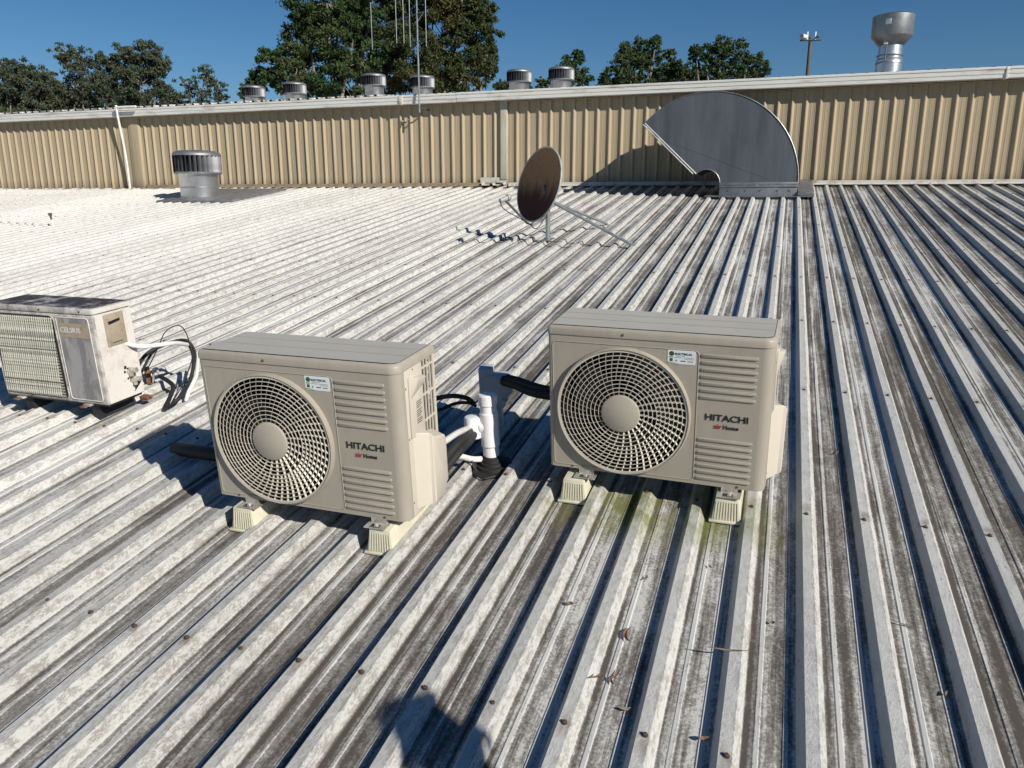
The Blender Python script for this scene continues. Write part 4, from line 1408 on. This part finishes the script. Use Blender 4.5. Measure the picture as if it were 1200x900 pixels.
# ------------------------------------------------------------------ pipes and fittings
def hose(name, pxs, r, mat_, label, cat, smooth=8, seg=10):
    """pxs: (x, y, height above the roof)"""
    pts = [onroof(x, y, n) for x, y, n in pxs]
    q = MB().tube(pts, r, seg, smooth=smooth)
    o = q.build(name, mat_)
    o.matrix_world = RF.copy()
    tag(o, label, cat)
    return o


# old unit: white sleeve, black pipes, wire, rusty bracket
hose('white_hose', [(141, 399, 0.35), (150, 403, 0.345), (166, 406, 0.32), (188, 404, 0.30), (206, 402, 0.275), (220, 404, 0.22)], 0.0115, M['white_pipe'], 'white hose arching out of the old unit beside the black pipes', 'hose')
hose('black_pipe', [(158, 438, 0.17), (164, 425, 0.20), (173, 414, 0.235), (188, 406, 0.25), (207, 400, 0.245), (222, 405, 0.21), (227, 425, 0.14), (221, 450, 0.06), (208, 468, 0.02), (196, 478, -0.02)], 0.0098, M['rubber'], 'black insulated pipe looping from the old unit valves down to the roof', 'pipe')
hose('black_pipe', [(160, 452, 0.13), (168, 432, 0.17), (180, 412, 0.23), (200, 401, 0.265), (219, 399, 0.245), (229, 415, 0.17), (224, 440, 0.08), (214, 462, 0.03), (203, 475, -0.02)], 0.0068, M['rubber'], 'thinner black pipe following the loop beside the old unit', 'pipe')
hose('thin_black_wire', [(160, 455, 0.12), (172, 434, 0.16), (185, 408, 0.24), (193, 390, 0.31), (205, 382, 0.34), (214, 384, 0.32), (221, 398, 0.25), (225, 420, 0.16), (214, 450, 0.06), (203, 470, 0.0)], 0.003, M['rubber'], 'thin black wire looping highest above the old unit pipes', 'wire', seg=6)
hose('white_pipe', [(232, 418, 0.13), (230, 440, 0.08), (222, 457, 0.03), (218, 470, -0.02)], 0.011, M['white_pipe'], 'short white pipe dropping to the roof behind the left grey unit corner', 'pipe')
hose('black_strap', [(187, 441, 0.03), (196, 446, 0.035), (203, 453, 0.02), (199, 466, -0.01), (193, 480, -0.02)], 0.012, M['rubber'], 'short black strap lying on the roof beside the looping pipes', 'strap')
rb0 = onroof(178, 440, 0.02)
br = empty('rusty_bracket', RF @ Matrix.Translation(rb0))
MB().box(-0.03, 0.035, -0.02, 0.02, -0.05, -0.044).box(-0.03, -0.026, -0.02, 0.02, -0.05, 0.05).build('plate', M['rust'], br, bevel=0.001)
MB().tube([(0.0, 0, -0.045), (0.01, 0.01, 0.03), (0.05, 0.0, 0.045), (0.055, -0.01, 0.0)], 0.007, 8, smooth=4).build('hook', M['zinc'], br)
tag(br, 'small rusty bracket behind the old unit under its valves', 'bracket')
rb1 = onroof(172, 468, 0.0)
cl = MB().box(-0.028, 0.022, -0.018, 0.018, 0.001, 0.022).tube([(-0.02, 0, 0.01), (0.035, 0.005, 0.02)], 0.01, 8)
o = cl.build('rusted_clamp', M['rust'], bevel=0.002)
o.matrix_world = RF @ Matrix.Translation(rb1)
tag(o, 'orange rusted clamp lying at the right foot of the old unit', 'clamp')

# dark conduit that comes out behind the left grey unit
hose('dark_conduit', [(206, 526, 0.0), (226, 529, 0.02), (262, 534, 0.03), (300, 540, 0.03)], 0.030, M['rubber'], 'dark conduit end lying in the shadow left of the left grey unit', 'conduit', seg=14)

# white riser with its boot
bp_ = onroof(577, 548, -H)
rz = empty('white_pvc_riser', RF @ Matrix.Translation(bp_))
RU = (RF.inverted().to_3x3() @ Vector((0.0, 0.0, 1))).normalized()
RU = Vector((-0.045, RU.y * 0.6, 1)).normalized()


def along(h, dx_=0.0, dy_=0.0):
    return RU * h + Vector((dx_, dy_, 0))


MB().tube([along(0.02), along(0.295)], 0.0345, 28).build('riser_pipe', M['pvc'], rz)
MB().tube([along(0.10), along(0.105), along(0.245), along(0.250)], [0.036, 0.0395, 0.0395, 0.036], 28).build('tee_socket', M['pvc'], rz)
MB().tube([along(0.28), along(0.283), along(0.322), along(0.327)], [0.0365, 0.0395, 0.0395, 0.035], 28).build('end_cap', M['pvc'], rz)
EO = (-0.064, -0.020)
MB().tube([along(0.190), along(0.190, EO[0] * 0.6, EO[1] * 0.6)], 0.0335, 24).build('branch', M['pvc'], rz)
MB().tube([along(0.140, *EO), along(0.144, *EO), along(0.222, *EO), along(0.231, *EO), along(0.234, *EO)], [0.0345, 0.0375, 0.0375, 0.033, 0.022], 28).build('elbow', M['pvc'], rz)
MB().tube([along(0.1385, *EO), along(0.1395, *EO)], 0.0325, 24).build('elbow_mouth', M['dark'], rz)
bt = MB().lathe([(0.095, 0.0), (0.095, 0.006), (0.070, 0.010), (0.068, 0.022), (0.055, 0.024), (0.053, 0.036), (0.044, 0.038), (0.042, 0.052), (0.035, 0.054), (0.034, 0.062)], 32)
bt.v = [(x, y, z + (0.03 if (abs(((x + bp_.x) / PITCH + 0.5) % 1 - 0.5) * PITCH < 0.034 and z < 0.012) else 0)) for x, y, z in bt.v]
bt.build('rubber_boot', M['rubber'], rz)
MB().lathe([(0.108, 0.0), (0.104, 0.003), (0.09, 0.005)], 32).build('sealant', M['rubber'], rz, loc=(0.0, 0, 0.003))
tag(rz, 'white plastic pipe riser with an elbow and black rubber boot between the grey units', 'pipe')

# lines from the left grey unit's valves to the riser elbow
hose('black_pipe', [(513, 548, 0.16), (524, 534, 0.175), (538, 518, 0.19), (546, 511, 0.17), (553, 500, 0.125), (554, 494, 0.15)], 0.0175, M['rubber'], 'thick black insulated pipe from the left grey unit up into the white elbow', 'pipe', seg=14)
hose('black_pipe', [(513, 560, 0.13), (526, 544, 0.15), (541, 526, 0.17), (551, 516, 0.145), (557, 504, 0.12), (557, 495, 0.15)], 0.0165, M['rubber'], 'lower black insulated pipe from the left grey unit up into the white elbow', 'pipe', seg=14)
hose('pale_sleeve', [(508, 526, 0.22), (520, 518, 0.22), (535, 508, 0.215), (546, 503, 0.18), (552, 499, 0.14), (553, 493, 0.15)], 0.0125, M['conduit'], 'pale grey cable sleeve running beside the black pipes to the white elbow', 'sleeve')
hose('white_drain_hose', [(508, 560, 0.09), (516, 545, 0.055), (527, 534, 0.035), (540, 535, 0.03), (553, 538, 0.02), (564, 538, 0.01)], 0.0125, M['white_pipe'], 'low white drain hose curving along the roof to the black boot', 'hose')
hose('thin_black_wire', [(553, 540, 0.02), (556, 550, -0.01), (561, 558, -0.02), (568, 561, -0.02), (580, 558, -0.02)], 0.004, M['rubber'], 'thin black wire curled round the black boot of the white riser', 'wire', seg=6)
# black lines behind, looping to the grey cover
hose('black_pipe', [(500, 472, 0.10), (515, 466, 0.12), (532, 464, 0.14), (548, 467, 0.13), (556, 474, 0.10)], 0.0115, M['rubber'], 'black pipe arching behind the left grey unit toward the pipe cover', 'pipe')
hose('black_pipe', [(500, 484, 0.07), (516, 480, 0.08), (533, 473, 0.10), (549, 472, 0.11), (558, 476, 0.09)], 0.008, M['rubber'], 'thinner lower black pipe arching behind the left grey unit', 'pipe')

# blue-grey pipe cover standing in the right unit's shade
b2 = onroof(583, 506, -H)
pc = empty('pipe_cover', RF @ Matrix.Translation(b2) @ Matrix.Rotation(R(14), 4, 'Z'))
hh = 0.325
MB().box(-0.037, 0.030, -0.03, 0.03, 0.0, hh - 0.05).build('upright_channel', M['duct_grey'], pc, bevel=0.004)
MB().box(-0.068, -0.004, -0.034, 0.036, hh - 0.13, hh).build('back_plate', M['duct_grey'], pc, bevel=0.003)
q = MB().prism([(-0.035, hh - 0.16), (0.06, hh - 0.135), (0.085, hh - 0.115), (0.085, hh - 0.055), (0.07, hh - 0.035), (-0.035, hh - 0.03)], -0.040, 0.036, 'y')
q.build('elbow_hood', M['duct_grey'], pc, bevel=0.006)
MB().prism([(-0.035, hh - 0.16), (0.06, hh - 0.155), (0.04, hh - 0.19), (-0.0, hh - 0.22), (-0.035, hh - 0.25)], -0.030, 0.030, 'y').build('lower_shoulder', M['duct_grey'], pc, bevel=0.004)
tag(pc, 'blue-grey plastic pipe cover standing in the shade left of the right grey unit', 'pipe cover')
hose('black_pipe', [(590, 446, 0.235), (604, 450, 0.235), (622, 458, 0.225), (640, 462, 0.225), (662, 464, 0.22), (690, 466, 0.22)], 0.024, M['rubber'], 'thick black insulated pipe from the pipe cover into the back of the right grey unit', 'pipe', seg=14)
hose('black_pipe', [(594, 443, 0.255), (607, 446, 0.255), (624, 452, 0.25), (640, 456, 0.245), (662, 458, 0.24), (690, 460, 0.24)], 0.017, M['rubber'], 'black pipe riding on the thick one behind the right grey unit', 'pipe', seg=12)

# ------------------------------------------------------------------ leaves and twigs lying on the roof
def leaf(px, py, L, wd, yaw, curl, mat_, label, name='dead_leaf', cat='leaf', grp='dead leaves and twigs on the roof'):
    p = onroof(px, py, -H)
    n = 8
    q = MB()
    for i in range(n + 1):
        t = i / n
        w = wd * math.sin(PI * min(max(t, 0.04), 0.97)) ** 0.8
        a = (t - 0.5) * curl
        x = L * (math.sin(a) / curl if abs(curl) > 1e-3 else (t - 0.5))
        y = L * ((1 - math.cos(a)) / curl if abs(curl) > 1e-3 else 0)
        z = 0.004 + 0.010 * abs(t - 0.5)
        q.v += [(x, y - w / 2, z + w * .35), (x, y, z), (x, y + w / 2, z + w * .35)]
    q.f = [(i * 3 + j, i * 3 + j + 1, (i + 1) * 3 + j + 1, (i + 1) * 3 + j) for i in range(n) for j in range(2)]
    o = q.build(name, mat_)
    z = max(rib_height(p.x - 0.02), rib_height(p.x + 0.02), rib_height(p.x))
    o.matrix_world = rframe(p.x, p.y, z + 0.0025, yaw)
    tag(o, label, cat, grp)


leaf(732, 747, 0.075, 0.012, R(-80), 2.0, M['leaf_dead'], 'curved reddish-brown dead leaf, the largest between the ribs below the right unit')
leaf(721, 795, 0.060, 0.008, R(68), 0.5, M['leaf_dead'], 'slim dark dead leaf standing just below the curved reddish leaf')
leaf(716, 801, 0.034, 0.008, R(-65), 0.3, M['leaf_dead'], 'short dark dead leaf beside the slim one below the curved leaf')
leaf(699, 806, 0.05, 0.008, R(40), 0.2, M['leaf_dead'], 'dark bark sliver at the rib foot left of the slim leaves')
leaf(735, 835, 0.045, 0.012, R(15), 0.8, M['leaf_grey'], 'pale grey-brown folded leaf lowest under the curved leaf')
leaf(668, 711, 0.022, 0.018, R(10), 0.2, M['leaf_dead'], 'small round dark leaf fragment left of the curved leaf')
leaf(757, 680, 0.03, 0.008, R(80), 0.3, M['leaf_dead'], 'small reddish leaf fragment between ribs above the long twig')
leaf(851, 777, 0.125, 0.006, R(8), 0.15, M['leaf_grey'], 'long straight twig lying across a rib shadow near the bottom', 'twig', 'twig')
leaf(1060, 735, 0.085, 0.006, R(-12), 0.15, M['leaf_grey'], 'thin grey twig lying between ribs at the lower right', 'twig', 'twig')
leaf(825, 872, 0.026, 0.014, R(20), 0.8, M['leaf_dead'], 'curled dark leaf near the bottom edge left of a screw head')
leaf(981, 533, 0.045, 0.009, R(60), 0.8, M['leaf_dead'], 'small brown leaf between ribs right of the right grey unit')
leaf(905, 733, 0.014, 0.012, R(20), 0.3, M['leaf_dead'], 'tiny dark leaf crumb between ribs above the lower middle')
leaf(832, 667, 0.02, 0.008, R(120), 0.4, M['leaf_dead'], 'tiny dark twig below the right end mounting block', 'twig', 'twig')
leaf(1109, 817, 0.022, 0.01, R(70), 0.5, M['leaf_dead'], 'small dark leaf crumb between ribs at the far lower right')
# litter gathered along the foot of the wall
rl = random.Random(21)
q = MB()
for i in range(420):
    x = rl.choice([rl.uniform(-15.5, -10.5), rl.uniform(-12.4, -11.6), rl.uniform(-9.5, 3), rl.uniform(-6, -4)])
    v = -0.07 - abs(rl.gauss(0, 0.07))
    z = rib_height(x) + 0.004 + rl.uniform(0, .014)
    a = rl.uniform(0, PI)
    L = rl.uniform(0.02, 0.06)
    dx_, dy_ = math.cos(a) * L, math.sin(a) * L
    q.add([(x, v, z), (x + dx_ / 2 - dy_ * .2, v + dy_ / 2 + dx_ * .2, z + .014), (x + dx_, v + dy_ * .5, z + .006), (x + dx_ / 2 + dy_ * .2, v + dy_ / 2 - dx_ * .2, z + 0.002)], [(0, 1, 2, 3)])
lt = q.build('leaf_litter', M['leaf_dead'], smooth=False)
lt.matrix_world = RF.copy()
lt['kind'] = 'stuff'
lt['label'] = 'brown leaf litter gathered along the foot of the beige wall'

# ------------------------------------------------------------------ power pole
pp = at(946, 90, 60)
po = empty('power_pole', Matrix.Translation((pp.x, pp.y, -7.0)))
tp_ = at(948, 46, 60).z + 7.0
u = 60 / FPX
MB().tube([(0, 0, 0), (0, 0, tp_)], [0.20, 0.13], 12).build('pole', M['wood'], po)
rv_ = Vector((AX[0][0], AX[0][1], 0)).normalized()
ca = MB().tube([rv_ * -12 * u + Vector((0, -0.16, tp_ - 3.6 * u)), rv_ * 12 * u + Vector((0, -0.16, tp_ - 3.0 * u))], 0.065, 4)
ca.build('cross_arm', M['wood'], po)
for k_ in (-4.0, 5.2):
    MB().tube([rv_ * k_ * u + Vector((0, -0.16, tp_ - 3 * u)), rv_ * k_ * u + Vector((0, -0.16, tp_ + 5.6 * u))], 1.05 * u, 10).build('insulator', M['porcelain'], po)
MB().tube([rv_ * -10.5 * u + Vector((0, -0.5, tp_ + 0.2 * u)), rv_ * -6 * u + Vector((0, -0.1, tp_ + 0.2 * u))], 2.6 * u, 14).build('switch_drum', M['porcelain'], po)
MB().tube([rv_ * 7 * u + Vector((0, -0.4, tp_ + 0.0 * u)), rv_ * 9 * u + Vector((0, -0.1, tp_ + 0.0 * u))], 1.3 * u, 10).build('small_switch', M['arm'], po)
tag(po, 'timber power pole with cross arm and white insulators far beyond the upper roof', 'power pole')

# ------------------------------------------------------------------ trees
def tree(label, depth, base_px, blobs, leafmat, density, lsize, seed, grp='trees beyond the upper roof', gap=1.0, droop=0.5):
    rg = np.random.RandomState(seed)
    rp = random.Random(seed)
    u = depth / FPX
    base = at(base_px, 200, depth)
    base.z = -7.0
    root = empty('tree', Matrix.Translation(base))
    th = (at(blobs[0][0], blobs[0][1], depth) - base)
    right = np.array([AX[0][0], AX[0][1], 0])
    fwd = np.array([-AX[0][1], AX[0][0], 0])
    limbs = MB()
    zmin = min((at(b[0], b[1] + b[2], depth) - base).z for b in blobs)
    fork = Vector((0, 0, max(2.5, zmin * 0.75)))
    tr_r = 0.012 * th.z * 1.6
    trunk = MB().tube([(0, 0, 0), (0.1, 0.05, fork.z * 0.5), fork], [tr_r * 1.3, tr_r], 10, smooth=3)
    trunk.build('trunk', M['bark'], root)
    cl_c, cl_r = [], []
    for (bx, by, br_) in blobs:
        c = np.array(at(bx, by, depth) - base)
        rad = br_ * u
        c = c + fwd * rg.uniform(-0.4, 0.4) * rad
        end = Vector(c)
        mid_ = (fork + end) / 2 + Vector((rp.uniform(-.4, .4), rp.uniform(-.4, .4), -0.12 * (end - fork).length))
        limbs.tube([fork, mid_, end], [tr_r * 0.45, tr_r * 0.10], 7, smooth=4)
        nc = int(40 * gap)
        for k in range(nc):
            d = rg.normal(size=3)
            d /= np.linalg.norm(d)
            rr = rad * (0.30 + 0.78 * rg.rand() ** 0.7)
            p = c + d * rr * np.array([1, 1, 0.85])
            cl_c.append(p)
            cl_r.append(rad * rg.uniform(0.12, 0.28))
            if k % 4 == 0:
                q0 = Vector(c + (p - c) * 0.12)
                q1 = Vector(p)
                qm = (q0 + q1) / 2 + Vector((rp.uniform(-.1, .1), rp.uniform(-.1, .1), -0.08 * (q1 - q0).length))
                limbs.tube([q0, qm, q1], [tr_r * 0.09, 0.010], 5, smooth=3)
    limbs.build('limbs', M['bark'], root)
    V = []
    for p, r in zip(cl_c, cl_r):
        n = max(20, int(3.4 * density * (r / (0.1 * depth / 12)) ** 1.6))
        off = rg.normal(size=(n, 3)) * r * np.array([0.50, 0.50, 0.34])
        cen = p + off
        ax = rg.normal(size=(n, 3))
        ax[:, 2] -= droop
        ax /= np.linalg.norm(ax, axis=1)[:, None]
        sd = np.cross(ax, rg.normal(size=(n, 3)))
        sd /= np.linalg.norm(sd, axis=1)[:, None]
        L = 1.12 * lsize * rg.uniform(0.6, 1.3, size=(n, 1))
        w = L * rg.uniform(0.28, 0.5, size=(n, 1))
        quad = np.stack([cen - ax * L, cen + sd * w, cen + ax * L, cen - sd * w], axis=1)
        V.append(quad.reshape(-1, 3))
    V = np.concatenate(V)
    nq = len(V) // 4
    me = bpy.data.meshes.new('crown')
    me.vertices.add(len(V))
    me.vertices.foreach_set('co', V.ravel())
    me.loops.add(len(V))
    me.loops.foreach_set('vertex_index', np.arange(len(V), dtype=np.int32))
    me.polygons.add(nq)
    me.polygons.foreach_set('loop_start', np.arange(0, len(V), 4, dtype=np.int32))
    me.polygons.foreach_set('loop_total', np.full(nq, 4, dtype=np.int32))
    me.update(calc_edges=True)
    me.materials.append(leafmat)
    o = bpy.data.objects.new('crown', me)
    COL.objects.link(o)
    o.parent = root
    tag(root, label, 'tree', grp)
    return nq


nl = 0
nl += tree('olive gum tree at the far left edge of the skyline', 48, 5, [(-18, 112, 38), (12, 100, 30), (30, 86, 17), (48, 100, 22), (40, 125, 26), (8, 78, 11)], M['leaf_olive'], 46, 0.085, 1)
nl += tree('gum tree with open drooping crown, second from the left', 50, 92, [(78, 62, 16), (96, 74, 20), (70, 96, 20), (100, 104, 24), (118, 86, 20), (88, 125, 26), (116, 66, 10), (60, 118, 18)], M['leaf_olive'], 40, 0.085, 2, gap=0.85)
nl += tree('taller gum tree with a rounded crown, left of the small airy one', 47, 168, [(150, 66, 17), (172, 66, 20), (188, 76, 16), (140, 92, 22), (168, 100, 26), (190, 108, 20), (150, 122, 26), (132, 74, 12), (196, 128, 16)], M['leaf_olive'], 50, 0.085, 3)
nl += tree('small airy gum tree alone between the taller crowns', 46, 238, [(238, 88, 13), (222, 100, 12), (252, 100, 13), (236, 114, 16), (214, 118, 12), (258, 116, 8)], M['leaf_olive'], 30, 0.08, 4, gap=0.75)
nl += tree('low dark shrubby tree behind the left gutter line', 60, 205, [(200, 130, 14), (225, 132, 13), (180, 132, 14), (250, 130, 9)], M['leaf_olive'], 46, 0.10, 14)
nl += tree('low dense gum scrub filling in below the left crowns', 58, 100, [(-15, 126, 22), (15, 122, 20), (45, 122, 20), (75, 120, 20), (105, 118, 20), (135, 116, 20), (165, 122, 18), (60, 108, 12), (128, 100, 12), (25, 104, 12)], M['leaf_olive'], 60, 0.10, 15)
nl += tree('huge deep green tree behind the left ventilators', 34, 385, [(385, 6, 40), (350, 50, 32), (325, 78, 22), (305, 96, 18), (345, 92, 28), (395, 50, 38), (420, 20, 30), (398, 92, 34), (425, 72, 26), (362, 22, 22), (400, -40, 46), (440, -20, 36), (292, 108, 11)], M['leaf_green'], 62, 0.075, 5)
nl += tree('huge brownish-green tree behind the antenna mast', 35, 505, [(470, 8, 38), (505, 20, 40), (545, 8, 34), (562, 40, 24), (572, 66, 16), (530, 62, 36), (485, 70, 38), (450, 50, 30), (452, 92, 28), (500, 100, 30), (545, 92, 28), (500, -45, 50), (550, -40, 36), (570, 84, 12), (566, 14, 18)], M['leaf_brown'], 62, 0.075, 6)
nl += tree('narrow dark pointed tree behind the rightmost roof ventilators', 55, 672, [(672, 72, 12), (668, 88, 16), (684, 92, 14), (652, 96, 10), (636, 98, 9), (678, 64, 7)], M['leaf_green'], 46, 0.095, 7)
nl += tree('broad dark tree left of the duct with a notched top', 56, 748, [(752, 58, 15), (738, 70, 18), (762, 72, 18), (720, 84, 15), (745, 90, 22), (775, 86, 14), (768, 50, 9), (708, 94, 9), (732, 56, 8), (790, 80, 15), (784, 64, 8)], M['leaf_green'], 48, 0.095, 8)
nl += tree('round-topped dark tree above the duct, rightmost on the skyline', 54, 845, [(842, 56, 14), (862, 58, 14), (826, 68, 16), (850, 74, 20), (878, 70, 14), (812, 82, 13), (892, 82, 12), (868, 88, 16), (838, 92, 18), (815, 60, 8), (800, 88, 10)], M['leaf_green'], 46, 0.095, 9)
nl += tree('low scrub under the notched and round-topped dark trees', 60, 790, [(715, 98, 12), (740, 96, 14), (768, 94, 14), (795, 92, 13), (820, 92, 14), (850, 92, 14), (880, 90, 12), (790, 76, 10)], M['leaf_green'], 60, 0.10, 16)
nl += tree('low bush between the two huge trees and the ventilators', 58, 600, [(600, 100, 12), (588, 104, 12), (615, 104, 10)], M['leaf_green'], 46, 0.1, 10)
print('leaves', nl)

# ------------------------------------------------------------------ the person whose shadow falls at the bottom of the view
px0 = Vector((1.44, -12.12, 0))
zr = (RF @ Vector((px0.x, px0.y, -H))).z
pr_ = empty('person', Matrix.Translation((px0.x, px0.y + 0.0, zr)) @ Matrix.Rotation(R(52), 4, 'Z'))


def skin_body(name, joints, edges, radii, mat_, root_i=0, sub=2):
    me = bpy.data.meshes.new(name)
    me.from_pydata([Vector(j) for j in joints], edges, [])
    o = bpy.data.objects.new(name, me)
    COL.objects.link(o)
    o.parent = pr_
    sk = o.modifiers.new('skin', 'SKIN')
    sk.use_smooth_shade = True
    if not me.skin_vertices:
        me.attributes.new
    bm = bmesh.new()
    bm.from_mesh(me)
    lay = bm.verts.layers.skin.verify()
    bm.verts.ensure_lookup_table()
    for i, v in enumerate(bm.verts):
        r_ = radii[i]
        v[lay].radius = r_ if isinstance(r_, tuple) else (r_, r_)
        v[lay].use_root = (i == root_i)
    bm.to_mesh(me)
    bm.free()
    ss = o.modifiers.new('sub', 'SUBSURF')
    ss.levels = sub
    ss.render_levels = sub
    me.materials.append(mat_)
    return o


# facing local +Y, arms raised to hold a phone in front of the chest
J = [(0, 0, 0.95), (0, 0.0, 1.12), (0, 0.0, 1.34), (0, 0.01, 1.46), (0, 0.02, 1.53), (0, 0.035, 1.60), (0, 0.04, 1.68), (0, 0.03, 1.74),
     (-0.18, 0, 1.42), (-0.25, -0.01, 1.12), (-0.25, 0.08, 0.88), (-0.25, 0.10, 0.83),
     (0.18, 0, 1.42), (0.25, -0.01, 1.12), (0.25, 0.08, 0.88), (0.25, 0.10, 0.83),
     (-0.10, 0, 0.88), (-0.11, 0.02, 0.48), (-0.12, 0, 0.10), (-0.12, 0.13, 0.04),
     (0.10, 0, 0.88), (0.11, 0.02, 0.48), (0.12, 0, 0.10), (0.12, 0.13, 0.04)]
Ed = [(0, 1), (1, 2), (2, 3), (3, 4), (4, 5), (5, 6), (6, 7), (3, 8), (8, 9), (9, 10), (10, 11), (3, 12), (12, 13), (13, 14), (14, 15),
      (0, 16), (16, 17), (17, 18), (18, 19), (0, 20), (20, 21), (21, 22), (22, 23)]
Ra = [(0.15, 0.11), (0.13, 0.10), (0.16, 0.11), (0.10, 0.08), 0.055, (0.065, 0.075), (0.078, 0.095), (0.06, 0.07),
      0.06, 0.047, 0.034, 0.03, 0.06, 0.047, 0.034, 0.03, 0.085, 0.06, 0.042, 0.035, 0.085, 0.06, 0.042, 0.035]
skin_body('body', J, Ed, Ra, M['skin'])
# shirt and trousers follow the body
skin_body('shirt', [J[0], J[1], J[2], J[3], J[8], (-0.222, -0.005, 1.24), J[12], (0.222, -0.005, 1.24)], [(0, 1), (1, 2), (2, 3), (3, 4), (4, 5), (3, 6), (6, 7)],
          [(0.165, 0.125), (0.155, 0.12), (0.175, 0.125), (0.11, 0.09), 0.075, 0.068, 0.075, 0.068], M['shirt'])
skin_body('trousers', [J[0], J[16], J[17], J[18], J[20], J[21], J[22]], [(0, 1), (1, 2), (2, 3), (0, 4), (4, 5), (5, 6)],
          [(0.16, 0.12), 0.098, 0.076, 0.062, 0.098, 0.076, 0.062], M['trousers'])
for s_ in (-1, 1):
    skin_body('boot', [(0.12 * s_, -0.03, 0.14), (0.12 * s_, -0.02, 0.05), (0.12 * s_, 0.10, 0.045), (0.12 * s_, 0.19, 0.035)], [(0, 1), (1, 2), (2, 3)], [0.055, 0.05, 0.045, 0.038], M['boot'], 1)
    for fi, (fy, fl) in enumerate(((0.130, .066), (0.112, .074), (0.094, .070), (0.077, .056))):
        b0 = Vector((0.25 * s_, fy, 0.80))
        skin_body('finger', [tuple(b0), tuple(b0 + Vector((-0.006 * s_, 0.004, -fl * .6))), tuple(b0 + Vector((-0.020 * s_, 0.008, -fl)))], [(0, 1), (1, 2)], [0.0095, 0.0085, 0.0075], M['skin'], 0, 1)
    skin_body('thumb', [(0.245 * s_, 0.125, 0.845), (0.238 * s_, 0.155, 0.81), (0.232 * s_, 0.165, 0.78)], [(0, 1), (1, 2)], [0.012, 0.010, 0.009], M['skin'], 0, 1)
hr = MB()
for i in range(7):
    for j in range(24):
        t, a = i / 6 * 1.65, 2 * PI * j / 24
        hr.v.append((0.088 * math.sin(t) * math.cos(a), 0.025 + 0.105 * math.sin(t) * math.sin(a), 1.69 + 0.105 * math.cos(t)))
hr.f = [(i * 24 + j, i * 24 + (j + 1) % 24, (i + 1) * 24 + (j + 1) % 24, (i + 1) * 24 + j) for i in range(6) for j in range(24)]
hr.build('cap', M['shirt'], pr_)
MB().prism([(-0.07, 0.11), (0.07, 0.11), (0.072, 0.17), (0.045, 0.205), (-0.045, 0.205), (-0.072, 0.17)], 1.695, 1.702).build('cap_brim', M['shirt'], pr_, bevel=0.002)
MB().tube([(0, 0.115, 1.66), (0, 0.142, 1.632), (0, 0.12, 1.622)], [0.010, 0.014, 0.008], 8).build('nose', M['skin'], pr_)
for s_ in (-1, 1):
    MB().lathe([(0.0005, 0.008), (0.008, 0.004), (0.010, 0)], 10).turn(Matrix.Rotation(-PI / 2, 4, 'X')).build('eye', M['dark'], pr_, loc=(0.032 * s_, 0.118, 1.668))
    MB().tube([(0.080 * s_, 0.03, 1.62), (0.090 * s_, 0.025, 1.645), (0.086 * s_, 0.02, 1.675)], [0.008, 0.013, 0.009], 8).build('ear', M['skin'], pr_)
MB().tube([(-0.022, 0.124, 1.597), (0, 0.129, 1.595), (0.022, 0.124, 1.597)], 0.004, 6).build('mouth', M['skin'], pr_)
tag(pr_, 'person in a dark cap and work clothes whose head shadow falls on the lower roof', 'person')
